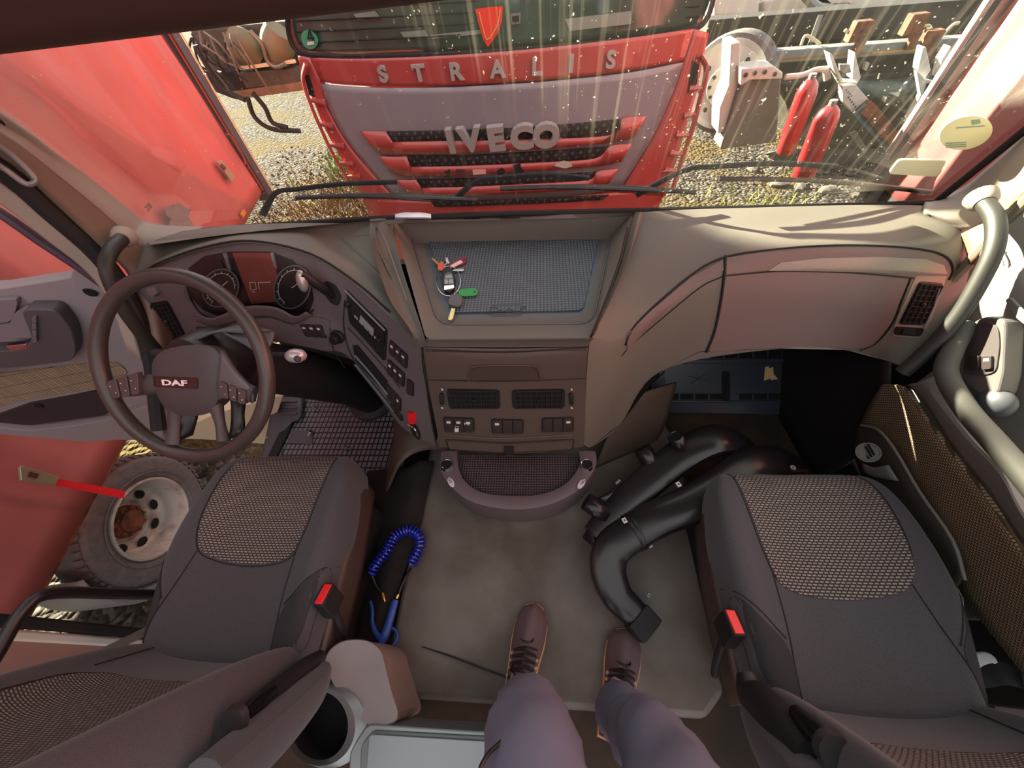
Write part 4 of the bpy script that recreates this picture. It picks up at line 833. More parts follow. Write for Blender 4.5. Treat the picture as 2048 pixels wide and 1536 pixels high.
# demister outlet high on the door
dx2([(1958,505),(1980,498),(2012,502),(2018,530),(2012,558),(1972,562),(1962,540)], 1.03, .01, 'demister_outlet', M_SEAM, d2, r=7)
mm_ = MB()
for k_ in range(4): mm_.tube([DX(1972+k_*11,508,1.025), DX(1984+k_*10,528,1.022), DX(1978+k_*11,553,1.025)], .0035, 6, sm=3)
mm_.build('demister_slats', M_TRIM, d2)
dx2([(2008,600),(2020,594),(2045,620),(2080,660),(2070,668),(2030,636)], 1.008, .006, 'trim_slot', mat('armrest_grey', '#7d7f7b'), d2, r=5)
# bottle pocket with its round base
m = MB(); m.loft([[DX(1712,850,.99), DX(1755,862,.985), DX(1790,905,.98), DX(1835,985,.975), DX(1900,1080,.97), DX(1926,1150,.965)],
                  [DX(1705,900,.99), DX(1725,960,.985), DX(1750,1000,.98), DX(1790,1070,.975), DX(1850,1140,.97), DX(1900,1190,.965)]], 4, 4)
m.build('bottle_pocket', mat('pocket_brown', '#38322c', .6), d2, solid=.006)
m = MB(); m.tube([DX(1722,850,.98), DX(1757,860,.975), DX(1792,903,.97), DX(1840,985,.965), DX(1905,1080,.96), DX(1930,1160,.955)], .004, 8, sm=4); m.build('pocket_edge', M_DOOR2, d2)
m = MB(); c_ = DX(1737,905,.965); m.lathe(c_, (-.8,-.2,.7), [(.030,0),(.030,.004),(.026,.004),(.024,.002),(.0,.002)], 24); bb = m.build('pocket_base', M_DOOR2, d2)
mm_ = MB()
for k_ in range(4): mm_.bar(c_ + V((-.004,-.018,-.018+k_*.012)), c_ + V((-.004,.018,-.018+k_*.012)), .004, .004)
mm_.build('base_ribs', M_SEAM, bb)
m = MB(); m.loft([[DX(1722,925,.96), DX(1745,935,.955), DX(1775,930,.95)], [DX(1724,945,.965), DX(1755,955,.96), DX(1795,962,.955)]], 3, 3); m.build('pocket_shelf', M_DOOR2, d2, solid=.004)
dx2([(1925,1196),(2048,1192),(2200,1190),(2200,1260),(2048,1238),(1925,1240)], 1.0, .03, 'lower_band', mat('band_dark', '#4e4d4b', .5), d2, bev=.005)
dx2([(1900,1232),(2048,1232),(2260,1250),(2400,1500),(2048,1420),(1880,1400)], 1.03, .03, 'lower_skirt', M_BLK2, d2, bev=.005)
m = MB(); m.tube([DX(1905,560,1.05), DX(1980,480,1.05), DX(2050,405,1.05), DX(2150,300,1.05)], .012, 8); m.build('window_frame', mat('frame_grey', '#6e6a5c', .5), d2)
gp = [DX(x_, y_, 1.065) for x_, y_ in ((1995,470),(2050,410),(2300,120),(2400,400),(2060,520))]; m = MB(); m.add(gp, [tuple(range(5))]); m.build('window_glass', G_SIDE, d2, sharp=True)
dx2([(2024,462),(2052,434),(2100,400),(2110,470),(2052,500),(2036,500)], 1.10, .02, 'mirror_arm', M_BLK2, d2)
# ================================================================ GRAB HANDLES
def grab(P, r, label):
    t = thing('grab_handle', label, 'grab handle', tuple(P[-1])); m = MB(); m.tube(P, r, 14, sm=6); m.build('bar', mat('handle_black', '#242420', .55), t)
    m = MB(); d_ = (P[0]-P[1]).normalized(); m.lathe(P[0] - d_*.012, d_, [(r+.002,0),(r+.009,.010),(r+.012,.028),(r+.004,.034),(0,.034)], 20); m.build('socket', M_TRIM, t); return t
grab([X(246,476,-1.17), X(222,502,-1.13), X(214,540,-1.12), X(238,600,-1.13), X(270,650,-1.14), X(312,700,-1.15)], .0165, 'curved black grab handle on the left pillar beside the open door')
grab([X(1966,402,1.0), X(1990,440,.985), X(1987,500,.97), X(1952,575,.955), X(1907,645,.94), X(1850,705,.92), X(1805,745,.90)], .0165, 'long curved black grab handle at the passenger end of the dashboard')
# ================================================================ DRIVER MAT AND FOOT REST
mg = bpy.data.materials.new('waffle_rubber'); mg.use_nodes = True; N = mg.node_tree.nodes; L = mg.node_tree.links; p = N['Principled BSDF']; p.inputs['Roughness'].default_value = .5
tc = N.new('ShaderNodeTexCoord'); br = N.new('ShaderNodeTexBrick'); L.new(tc.outputs['Object'], br.inputs['Vector']); br.inputs['Scale'].default_value = 1; br.offset = 0; br.inputs['Brick Width'].default_value = .0225; br.inputs['Row Height'].default_value = .030; br.inputs['Mortar Size'].default_value = .0034; br.inputs['Mortar Smooth'].default_value = .1
br.inputs['Color1'].default_value = hx('#77737d'); br.inputs['Color2'].default_value = hx('#6c6872'); br.inputs['Mortar'].default_value = hx('#141215'); L.new(br.outputs['Color'], p.inputs['Base Color'])
b = N.new('ShaderNodeBump'); b.invert = True; b.inputs['Distance'].default_value = .004; L.new(br.outputs['Fac'], b.inputs['Height']); L.new(b.outputs['Normal'], p.inputs['Normal'])
mtp = rnd([Z(x_, y_, FW) for x_, y_ in ((555,1000),(572,850),(606,838),(612,772),(800,765),(818,890),(790,1000),(740,1080),(640,1080))], .02, 3)
m = MB(); m.prism([p_ + V((0,0,.001)) for p_ in mtp], (0,0,.008)); mto = m.build('rubber_mat', mg, bevel=.002); tag(mto, 'black waffle pattern rubber floor mat in the driver footwell', 'floor mat')
m = MB(); m.prism([Z(x_, y_, FW+.0095) for x_, y_ in ((576,887),(625,889),(627,862),(582,862))], (0,0,.003)); m.build('label_plate', M_RUB, mto, bevel=.001)
text('~~~', Z(604,875,FW+.013), (1,0,0), (0,1,0), .012, .001, M_BLK2, mto, 'raised_marks') if False else None
fr = thing('foot_rest', 'ribbed grey rubber foot rest left of the driver mat', 'foot rest', tuple(Z(560,860,FW)))
m = MB(); m.loft([[Z(548,772,FW+.05), Z(580,768,FW+.05), Z(606,765,FW+.04)], [Z(540,830,FW+.03), Z(575,835,FW+.03), Z(602,832,FW+.03)], [Z(530,880,FW+.014), Z(552,885,FW+.014), Z(575,848,FW+.014)], [Z(518,930,FW+.012), Z(540,940,FW+.012), Z(562,925,FW+.012)]], 4, 4); SR = Surf(m); m.build('plate', M_RUB, fr, solid=.01)
for k_ in range(5): SR.line([(556-k_*2,782+k_*11),(594,780+k_*12)], .0045, .002).build('rib', M_RUB, fr)
for (x_, y_) in ((587,827),(534,876)): m = MB(); m.lathe(SR.at(x_, y_, .0), (0,0,1), [(.006,0),(.006,.004),(0,.004)], 12); m.build('rivet', M_LTMET, fr)
ped = thing('pedal', 'dark pedal plate standing by the steering column foot', 'pedal', (-.75, 1.05, FW))
m = MB(); m.box((-.70,1.08,.02), (.07,.015,.12), Matrix.Rotation(-.5,3,'X')); m.build('pad', M_BLK2, ped, bevel=.005)
m = MB(); m.tube([V((-.70,1.09,.0)), V((-.70,1.14,.12))], .01, 8); m.build('arm', M_DKMET, ped)
for i, (x_, y_) in enumerate(((632,818),(697,897),(618,868))):
    t = thing('screw', ['loose dark screw on the rubber mat near the column boot','loose dark screw on the rubber mat by the seat front','loose bright screw on the mat beside its label plate'][i], 'screw', tuple(Z(x_, y_, FW+.009)))
    c_ = Z(x_, y_, FW+.016); a_ = [V((-.5,.2,.55)), V((-.6,-.1,.6)), V((.6,.5,.5))][i].normalized()
    m = MB(); m.lathe(c_, a_, [(.0,-.016),(.0045,-.012),(.0045,.012),(.012,.012),(.012,.018),(.0,.020)], 12); m.build('screw_body', M_CHR if i == 2 else M_LTMET, t)
# ================================================================ PASSENGER FOOTWELL
def TB(px, py, off=0):
    p0 = V((.5, .93, -.125)); n0 = V((0, -.75, .66)).normalized(); return WP(px, py, p0, n0) + n0*off
tb = thing('toe_board', 'dark plastic toe board in the passenger footwell', 'panel', (.8,.95,-.13))
TBn = V((0, -.75, .66)).normalized()
def tplate(P, off, depth, name, mt, par, r=0, bev=.003): 
    Q = [V((*p, 0)) for p in P]; Q = rnd(Q, r) if r else Q; m = MB(); m.prism([TB(p.x, p.y, off) for p in Q], -TBn*depth); return m.build(name, mt, par, sharp=True, bevel=bev)
M_TOE = mat('toe_board_plastic', '#2c3440', .35)  # black board; the blue light on it is put into the colour
tplate([(1318,690),(1720,680),(1735,770),(1728,832),(1318,826)], 0, .02, 'board', M_TOE, tb)
for k_ in range(12):
    x_ = 1331 + k_*29.5; 
    if not 1440 < x_ + 10 < 1462: tplate([(x_,787),(x_+26,787),(x_+26,799),(x_,799)], .001, .004, 'rib_pocket', mat('vent_void', '#050505'), tb, bev=0)
    tplate([(x_,700),(x_+26,699),(x_+26,716),(x_,717)], .001, .004, 'rib_pocket', mat('vent_void', '#050505'), tb, bev=0)
tplate([(1326,720),(1700,714),(1705,722),(1326,728)], .006, .006, 'rib', M_TOE, tb); tplate([(1326,801),(1728,801),(1728,805),(1326,805)], .006, .006, 'rib', M_TOE, tb)
tplate([(1443,742),(1459,742),(1460,800),(1452,806),(1444,800)], .002, .004, 'slot', mat('vent_void', '#050505'), tb, r=6, bev=0)
m = MB(); m.lathe(TB(1451,730,.002), TBn, [(.012,0),(.012,.003),(.008,.003),(.007,.001),(0,.001)], 16); m.build('boss', M_TOE, tb)
mm_ = MB()
for a in range(6): 
    t_ = a*math.pi/3+.3; mm_.tube([TB(1397,757,.001), TB(1397+22*math.cos(t_), 757+17*math.sin(t_), .001)], .0012, 4)
mm_.build('moulding_star', M_TOE, tb)
m = MB(); m.prism([TB(x_, y_, .003) for x_, y_ in ((1529,734),(1536,732),(1538,737),(1545,733),(1546,747),(1555,758),(1541,760),(1540,757),(1527,761))], TBn*.001); o = m.build('paper_scrap', mat('kraft_paper', '#c9ab78', .85), sharp=True); tag(o, 'torn scrap of tan paper on the passenger toe board', 'paper')
m = MB(); m.prism([Y(x_, y_, .93) for x_, y_ in ((1302,770),(1330,745),(1332,822),(1302,824))], (0,.01,0)); o = m.build('side_plate', mat('side_plate_grey', '#5a6574', .4), sharp=True); tag(o, 'grey blue plastic plate under the dashboard beside the toe board', 'plate')
# ================================================================ AIR DUCTS
da = thing('air_duct', 'long black plastic air duct with open spouts lying nearest the dashboard', 'air duct', tuple(Z(1260,980,.0)))
PA = [Z(1188,1072,.075), Z(1225,1032,.09), Z(1278,980,.12), Z(1332,934,.15), Z(1385,897,.18), Z(1435,880,.19), Z(1478,888,.15), Z(1505,905,.10)]
m = MB(); m.tube(PA, [.040,.048,.052,.054,.057,.056,.045,.03], 20, sm=6, flat=.55, up=(0,0,1), sq=3.2); m.build('body', M_DUCT, da)
def spout(a, b, r, par, fl_=1.0):
    m = MB(); d_ = (b-a); m.tube([a, a + d_*.5, b], [r*1.15, r, r*1.02], 16, cap=False, flat=fl_, up=(0,0,1)); o = m.build('spout', M_DUCT, par, solid=.003)
    m = MB(); m.tube([b - d_.normalized()*.006, b - d_.normalized()*.004], r*.93, 16, flat=fl_, up=(0,0,1)); m.build('opening', mat('vent_void', '#050505'), o)
spout(Z(1368,905,.17), Z(1350,872,.24), .024, da); spout(Z(1308,938,.13), Z(1284,896,.17), .030, da); spout(Z(1212,1032,.09), Z(1172,1002,.12), .030, da, .8); spout(Z(1200,1048,.08), Z(1180,1085,.05), .028, da, .7)
m = MB(); m.loft([[Z(1190,1000,.11), Z(1210,1015,.10), Z(1225,1030,.10)], [Z(1250,962,.13), Z(1262,985,.12), Z(1275,1000,.10)]], 3, 3); m.build('flange', M_DUCT, da, solid=.006)
m = MB(); m.tube([Z(1232,968,.105), Z(1240,960,.11)], .006, 8); m.build('clip', M_LTMET, da)
db = thing('air_duct', 'curved black plastic air duct whose elbow end points towards the shoes', 'air duct', tuple(Z(1230,1150,0)))
PB = [Z(1600,932,.10), Z(1555,925,.15), Z(1500,935,.18), Z(1440,975,.18), Z(1380,1010,.17), Z(1320,1035,.15), Z(1268,1064,.12), Z(1226,1096,.10), Z(1216,1140,.085), Z(1234,1190,.075), Z(1264,1222,.065), Z(1280,1240,.06)]
m = MB(); m.tube(PB, [.03,.052,.062,.060,.056,.054,.055,.056,.054,.047,.041,.039], 20, sm=6, flat=.62, up=(0,0,1), sq=3.2); m.build('body', M_DUCT, db)
m = MB(); d_ = (PB[-1]-PB[-2]).normalized(); m.box(PB[-1] + d_*.010, (.082,.058,.055), frame(d_)); mo = m.build('mouth', M_BLK2, db, bevel=.004)
m = MB(); m.box(PB[-1] + d_*.0385, (.060,.044,.002), frame(d_)); m.build('opening', mat('vent_void', '#050505'), mo, sharp=True)
for f_ in (0, .014):
    c_ = Z(1256,1070,.12) + V((.012,.006,0)) + V((1,.45,.2)).normalized()*f_
    m = MB(); m.tube([c_ - V((.002,.001,0)), c_ + V((.006,.003,0))], .059, 18, flat=.68, up=(0,0,1)); m.build('band', M_BLK, db)
for (x_, y_, z_) in ((1357,969,.20),(1300,1090,.05),(1249,1041,.165)):
    c_ = Z(x_, y_, z_); m = MB(); m.box(c_, (.013,.016,.005), Matrix.Rotation(.4,3,'Z')); a = m.build('clip_nut', mat('clip_steel', '#c9c4bd', .4), db, bevel=.001); m = MB(); m.lathe(c_ + V((0,0,.003)), (0,0,1), [(.003,0),(0,.0003)], 10); m.build('hole', M_SEAM, a)
c_ = Z(1295,1190,.06); m = MB(); m.lathe(c_, (0,0,1), [(.008,0),(.008,.012),(.005,.014),(.003,.02),(0,.02)], 12); m.build('hose_nipple', M_LTMET, db)
dc = thing('air_duct', 'flat black duct shell leaning in front of the passenger seat', 'air duct', tuple(Z(1500,930,0)))
m = MB(); m.loft([[Z(1400,985,.10), Z(1450,940,.14), Z(1510,905,.16), Z(1575,905,.12)], [Z(1420,1010,.13), Z(1480,965,.18), Z(1540,925,.20), Z(1600,935,.15)], [Z(1450,1030,.08), Z(1510,985,.12), Z(1570,955,.12), Z(1620,955,.08)]], 5, 5); m.build('shell', M_DUCT, dc, solid=.006)
m = MB(); m.lathe(Z(1585,936,.185), (0,0,1), [(.008,0),(.008,.004),(.003,.004),(.003,.0),(0,0)], 14); m.build('grommet', M_SIL, dc)
# ================================================================ CLOTH, AIR GUN, ZIP TIE
m = MB(); m.loft([[Z(735,942,FW+.03), Z(775,938,-.05), Z(815,935,.02), Z(838,922,.035), Z(868,922,.02)],
                  [Z(722,1000,FW+.03), Z(760,1000,-.06), Z(800,1000,.015), Z(826,990,.04), Z(852,1000,.014)],
                  [Z(712,1080,FW+.04), Z(745,1080,-.05), Z(785,1075,.012), Z(815,1060,.02), Z(838,1066,.010)],
                  [Z(705,1160,FW+.04), Z(735,1170,-.04), Z(765,1160,.01), Z(785,1150,.018), Z(806,1150,.010)],
                  [Z(700,1240,FW+.04), Z(725,1250,-.04), Z(748,1240,.01), Z(765,1235,.014), Z(780,1235,.008)],
                  [Z(700,1300,FW+.04), Z(722,1300,-.04), Z(738,1300,.01), Z(752,1300,.012), Z(764,1300,.008)]], 6, 6)
o = m.build('black_cloth', M_CLOTH, solid=.004); tag(o, 'crumpled black cloth lying between the driver seat and the tunnel floor', 'cloth'); SCL = Surf(m)
ag = thing('air_blow_gun', 'blue air blow gun with a coiled blue hose on the black cloth', 'air gun', tuple(Z(780,1200,.0)))
path = smooth([Z(741,1146,.035), Z(757,1122,.035), Z(776,1098,.04), Z(790,1072,.045), Z(815,1060,.045), Z(838,1070,.04), Z(840,1095,.035), Z(828,1118,.03), Z(822,1130,.03)], 40)
L_ = [0]
for i in range(1, len(path)): L_.append(L_[-1] + (path[i]-path[i-1]).length)
turns = 27; NP = turns*12; hel = []
j = 0
for k_ in range(NP+1):
    s_ = L_[-1]*k_/NP
    while j < len(L_)-2 and L_[j+1] < s_: j += 1
    p_ = path[j].lerp(path[j+1], (s_-L_[j])/max(1e-9, L_[j+1]-L_[j])); d_ = (path[min(j+1,len(path)-1)]-path[j]).normalized(); u_ = V((0,0,1)); v_ = d_.cross(u_).normalized(); a = 2*math.pi*k_/12
    hel.append(p_ + u_*math.cos(a)*.0165 + v_*math.sin(a)*.0165)
m = MB(); m.tube(hel, .0040, 8); m.build('coiled_hose', M_BLUEH, ag)
m = MB(); m.tube([Z(822,1136,.045), Z(814,1150,.03), Z(803,1172,.022), Z(797,1190,.02)], .0045, 8, sm=4); m.build('spring_sleeve', M_BLK, ag)
m = MB(); m.tube([Z(744,1150,.03), Z(752,1170,.02), Z(765,1188,.018)], .004, 8, sm=4); m.build('spring_sleeve', M_BLK, ag)
m = MB(); m.tube([Z(797,1189,.022), Z(793,1197,.022)], .0062, 8); m.build('coupling', M_BRASS, ag)
m = MB(); m.tube([Z(765,1187,.02), Z(767,1195,.02), Z(770,1204,.018)], [.007,.0075,.003], 8); m.build('coupling', M_BRASS, ag)
m = MB(); m.tube([Z(791,1200,.022), Z(785,1220,.022), Z(778,1245,.022), Z(770,1268,.022), Z(762,1285,.02)], [.011,.013,.013,.015,.012], 12, sm=4, flat=.8, up=(0,0,1)); m.build('grip', M_BLUEG, ag)
m = MB(); m.tube([Z(764,1278,.022), Z(752,1266,.022), Z(745,1245,.02), Z(745,1220,.02), Z(741,1202,.02)], [.012,.008,.006,.005,.004], 10, sm=4); m.build('lever', M_BLUEG, ag)
m = MB(); m.tube([Z(782,1255,.02), Z(792,1262,.02), Z(795,1275,.02), Z(786,1290,.02), Z(775,1296,.02), Z(762,1290,.02)], .0045, 8, sm=4); m.build('hanging_loop', M_BLUEG, ag)
m = MB(); m.tube([Z(843,1293,.004), Z(900,1312,.008), Z(960,1335,.008), Z(1035,1362,.004)], [.0015,.003,.003,.003], 6, sm=4, flat=.5, up=(0,0,1)); o = m.build('cable_tie', M_BLK2); tag(o, 'black cable tie lying on the floor left of the shoes', 'cable tie')
# ================================================================ REAR CONSOLE
rc_ = thing('rear_console', 'silver grey rear console with round cup well and sliding table', 'console', tuple(Z(760,1440,0)))
ZC = .22
def cz(P, z, dz, name, mt, par, r=0, bev=.006, sharp=False): 
    Q = [V((*p, 0)) for p in P]; Q = rnd(Q, r) if r else Q; m = MB(); m.prism([Z(p.x, p.y, z) for p in Q], (0, 0, dz)); return m.build(name, mt, par, bevel=bev, sharp=sharp)
m = MB(); TPo = smooth([V((*p,0)) for p in [(652,1330),(658,1304),(680,1286),(708,1280),(738,1284),(761,1302),(770,1332),(782,1380),(794,1436),(744,1452),(704,1420),(674,1380)]], 4, True)
m.prism([Z(p.x, p.y, ZC-.02) for p in TPo], (0,0,-.21)); m.build('nose_body', mat('console_beige', '#8d7f78', .5, bump=.1, bscale=600), rc_, bevel=.01)
m = MB(); rows = []; c_ = V((716,1345,0))
for f_, dz in ((1.0,-.02),(1.03,.0),(1.0,.006),(.9,.004),(.5,-.006),(.15,-.01)): rows.append([Z(c_.x+(p.x-c_.x)*f_, c_.y+(p.y-c_.y)*f_, ZC+dz) for p in TPo])
o_ = 0; m.grid(rows, cu=True); m.f.append(tuple(len(m.v)-len(TPo)+i for i in range(len(TPo)))); m.build('nose_lid', mat('console_lid', '#7d7777', .45, bump=.1, bscale=600), rc_)
ring_o = [Z(654+76*math.cos(a)*1.05, 1452+86*math.sin(a), ZC) for a in (2*math.pi*k/36 for k in range(36))]
ring_i = [Z(636+60*math.cos(a), 1452+70*math.sin(a), ZC) for a in (2*math.pi*k/36 for k in range(36))]
m = MB(); m.grid([[p + V((0,0,-.2)) for p in ring_o], ring_o, [p*.5+ring_i[i]*.5+V((0,0,.012)) for i, p in enumerate(ring_o)], ring_i, [p + V((0,0,-.10)) for p in ring_i]], cu=True); m.f.append(tuple(len(m.v)-36+i for i in range(36))); cw = m.build('cup_well', M_SIL, rc_)
m = MB(); m.grid([[p + V((0,0,-.012)) for p in ring_i], [p*.98 + sum(ring_i, V((0,0,0)))/36*.02 + V((0,0,-.098)) for p in ring_i]], cu=True); m.add([p + V((0,0,-.09)) for p in ring_i], [tuple(range(36))]); m.build('well_liner', mat('vent_void', '#050505'), cw)
tb2 = cz([(735,1447),(1015,1465),(1030,1640),(690,1640),(700,1500)], ZC+.01, -.17, 'table_frame', M_SIL, rc_, r=14, bev=.008)
cz([(745,1460),(1008,1474),(1020,1640),(715,1640),(722,1490)], ZC+.016, -.01, 'table_edge', mat('silver_dark', '#6a7072', .4, metal=.4), rc_, r=10, bev=.003)
cz([(738,1468),(1005,1484),(1015,1640),(724,1640)], ZC+.026, -.012, 'table_top', mat('silver_light', '#7f888a', .42, metal=.5), rc_, r=10, bev=.008)
# ================================================================ KEYS on the tray mat
kt = thing('key_bunch', 'bunch of keys with black fob, red and green tags on the dashboard tray', 'keys', tuple(Z(900,570,ZM+.004)))
ZK = ZM + .004
def kz(P, z, th, name, mt, par, r=0, bev=.0006): 
    Q = [V((*p, 0)) for p in P]; Q = rnd(Q, r, 3) if r else Q; m = MB(); m.prism([Z(p.x, p.y, z) for p in Q], (0, 0, th)); return m.build(name, mt, par, bevel=bev, sharp=False)
fb = kz([(886,546),(895,540),(906,543),(911,558),(911,578),(903,590),(890,589),(885,570)], ZK, .013, 'fob', M_BLK, kt, r=5, bev=.003)
fp = kz([(889,549),(896,544),(904,546),(907,558),(908,569),(888,569)], ZK+.0131, .001, 'fob_face', mat('fob_grey', '#545c60', .3), fb, r=2)
for q in ([(891,551),(903,549),(905,556),(890,557)], [(889,559),(896,559),(896,567),(889,568)], [(898,559),(905,558),(907,567),(898,568)]): kz(q, ZK+.0142, .0008, 'fob_button', mat('fob_button', '#8f9a9c', .3), fp)
kz([(888,572),(909,570),(908,577),(888,581)], ZK+.0132, .0015, 'fob_strip', M_CHR, fb, r=2)
m = MB(); m.tube([Z(897+24*math.cos(a), 562+30*math.sin(a), ZK+.003) for a in (2*math.pi*k/30 for k in range(30))], .0011, 6, closed=True); m.build('ring', M_CHR, kt)
m = MB(); m.tube([Z(895+7*math.cos(a), 534+7*math.sin(a), ZK+.006) for a in (2*math.pi*k/16 for k in range(16))], .001, 6, closed=True); m.build('small_ring', M_CHR, kt)
rt = kz([(898,534),(901,528),(922,516),(930,515),(934,521),(931,527),(908,537),(900,538)], ZK, .003, 'red_tag', mat('tag_maroon', '#8a1f33', .4), kt, r=3)
kz([(901,531),(921,520),(926,525),(906,535)], ZK+.003, .0006, 'tag_label', M_PAPER, rt)
m = MB(); m.lathe(Z(928,519.5,ZK+.0032), (0,0,1), [(.003,0),(0,.0002)], 12); m.build('tag_hole', M_SEAM, rt)
gt = kz([(916,588),(918,581),(945,577),(954,580),(956,586),(952,592),(925,594)], ZK, .003, 'green_tag', M_GRN, kt, r=3)
m = MB(); m.lathe(Z(949,584,ZK+.0032), (0,0,1), [(.003,0),(0,.0002)], 12); m.build('tag_hole', M_SEAM, gt)
k1 = kz([(899,599),(903,592),(920,592),(927,598),(924,612),(915,617),(900,614),(897,608)], ZK, .008, 'key_head', mat('key_grey', '#4f5150', .45), kt, r=4, bev=.002)
kz([(903,617),(911,618),(906,638),(902,642),(896,640)], ZK+.003, .002, 'key_blade', mat('key_brass', '#c8bd86', .3, metal=.8), k1)
k2 = kz([(876,532),(880,525),(886,524),(889,530),(888,539),(882,543),(876,540)], ZK+.002, .003, 'key_head', mat('key_orange', '#d9674a', .45), kt, r=3)
kz([(863,518),(866,516),(879,527),(876,532)], ZK+.002, .002, 'key_blade', mat('key_copper', '#c98f66', .3, metal=.7), k2)
kz([(890,516),(896,515),(898,524),(900,526),(896,529),(892,524)], ZK+.002, .002, 'key_blade', M_CHR, kt)
kz([(915,538),(926,537),(929,541),(924,543),(905,543),(905,541)], ZK+.001, .002, 'key_blade', M_CHR, kt)
m = MB(); m.tube([Z(911,575,ZK+.004), Z(913,586,ZK+.006), Z(915,593,ZK+.006)], .0012, 6); m.build('link', mat('key_copper', '#c98f66'), kt)
# tissue at the glass
m = MB(); rnd_ = random.Random(3); rows = []
for i in range(5): rows.append([Z(790+18*j, 428+i*2.6 - (3 if j in (1,2,3) else 0)*(1-i/5), .80 + .012*rnd_.random() + (.015 if 0<i<4 else 0)) for j in range(5)])
m.loft(rows, 3, 3); o = m.build('tissue', mat('tissue_white', '#dfe7ee', .8), solid=.001); tag(o, 'crumpled pale tissue lying at the foot of the windshield', 'tissue')
# windshield stickers
m = MB(); c_ = (1931, 264); m.prism([WS(c_[0]+53*math.cos(a), c_[1]+33*math.sin(a)-8*math.cos(a), -.003) for a in (2*math.pi*k/36 for k in range(36))], -WN*.0006); st = m.build('round_sticker', M_STICK, sharp=True); tag(st, 'round yellowish sticker on the windshield near the right pillar', 'sticker')
m = MB()
for q in ([(1942,238),(1958,236),(1960,244),(1944,247)], [(1912,252),(1968,248),(1968,250),(1912,254)]): m.prism([WS(*p, -.0045) for p in q], -WN*.0004)
for k_ in range(3): m.prism([WS(*p, -.0045) for p in [(1890,283+k_*4),(1932,281+k_*4),(1930,283+k_*4),(1890,285+k_*4)]], -WN*.0004)
m.build('print', M_STICK2, st, sharp=True)
m = MB(); m.prism([WS(p.x, p.y, -.003) for p in rnd([V((*p, 0)) for p in [(1797,318),(1893,319),(1873,352),(1776,346)]], 8)], -WN*.0006); st = m.build('sticker', mat('sticker_pale', '#cfcdb0', .7), sharp=True); tag(st, 'pale rectangular sticker low on the windshield left of the round one', 'sticker')
# wipers outside the glass
def wiper(arm, blade, pivot, label):
    t = thing('windshield_wiper', label, 'wiper', tuple(WS(*pivot, .02)), group='windshield wipers')
    m = MB(); m.tube([WS(*p, .035) for p in arm], [.011]+[.008]*(len(arm)-1), 8, sm=4, flat=.6, up=WN); m.build('arm', mat('wiper_black', '#20282d', .35), t)
    m = MB(); m.tube([WS(*p, .015) for p in blade], .0065, 8, sm=4); b_ = m.build('blade', M_BLK, t)
    m = MB(); k_ = len(blade)//2; a_, c_ = V((*blade[0],0)), V((*blade[-1],0))
    m.tube([WS(*(a_.lerp(c_, f_)).xy, .02+.012*math.sin(math.pi*f_)) for f_ in (.12,.3,.5,.7,.88)], .004, 6, sm=3); m.build('blade_frame', M_DKMET, b_); return t
wiper([(520,446),(545,404),(590,396),(680,386),(790,382)], [(590,403),(700,400),(820,402),(955,407)], (520,446), 'left windshield wiper, lying in front of the red lorry bumper')
wiper([(900,424),(950,382),(1000,374),(1090,368),(1180,375)], [(1000,385),(1120,382),(1250,386),(1392,392)], (900,424), 'middle windshield wiper, lying over the lorry grille')
wiper([(1275,408),(1372,360),(1440,352),(1560,346),(1680,352)], [(1440,366),(1560,367),(1700,374),(1862,392)], (1275,408), 'right windshield wiper, lying before the gravel')
# ================================================================ PERSON (looking down: legs and shoes)
pe = thing('person', 'person in grey purple trousers and brown sneakers standing on the cab floor', 'person', (.05,-.05,0))
def skin(name, V_, E_, R_, mt, par, root=0, sub=2):
    me = bpy.data.meshes.new(name); o = bpy.data.objects.new(name, me); COL.objects.link(o); o.parent = par; q = par; org = V((0,0,0))
    while q is not None: org += q.location; q = q.parent
    me.from_pydata([V(p)-org for p in V_], E_, []); 
    sk = o.modifiers.new('skin', 'SKIN'); 
    for i, s_ in enumerate(me.skin_vertices[0].data): s_.radius = (R_[i], R_[i]); s_.use_root = (i == root)
    sm = o.modifiers.new('sub', 'SUBSURF'); sm.levels = sub; sm.render_levels = sub; me.materials.append(mt); sk.use_smooth_shade = True; return o
LK = W(1064,1436,z=.50); RK = W(1318,1500,z=.50)
LA = V((-.098,-.085,.10)); RA = W(1234,1436,z=.10)
LH, RH = V((.0,-.40,.78)), V((.20,-.40,.78)); PV = V((.10,-.44,.84)); TS = V((.10,-.47,1.0))
Vb = [PV, LH, LH.lerp(LK,.5)+V((0,.02,.0)), LK, LK.lerp(LA,.5), LA, LA+V((.01,.09,-.05)), RH, RH.lerp(RK,.5)+V((0,.02,0)), RK, RK.lerp(RA,.5), RA, RA+V((.03,.09,-.05)), TS]
Eb = [(0,1),(1,2),(2,3),(3,4),(4,5),(5,6),(0,7),(7,8),(8,9),(9,10),(10,11),(11,12),(0,13)]
Rb = [.11,.08,.068,.052,.045,.034,.026,.08,.068,.052,.045,.034,.026,.11]
skin('body', Vb, Eb, Rb, M_SKIN, pe)
LC, RC = LA + V((.012,.012,.03)), W(1230,1412,z=.13)
Vt = [PV, LH, LH.lerp(LK,.35)+V((0,.03,.02)), LH.lerp(LK,.7)+V((0,.03,.02)), LK, LK.lerp(LC,.35), LK.lerp(LC,.7), LC, RH, RH.lerp(RK,.35)+V((0,.03,.02)), RH.lerp(RK,.7)+V((0,.03,.02)), RK, RK.lerp(RC,.35), RK.lerp(RC,.7), RC, TS-V((0,0,.06))]
Et = [(0,1),(1,2),(2,3),(3,4),(4,5),(5,6),(6,7),(0,8),(8,9),(9,10),(10,11),(11,12),(12,13),(13,14),(0,15)]
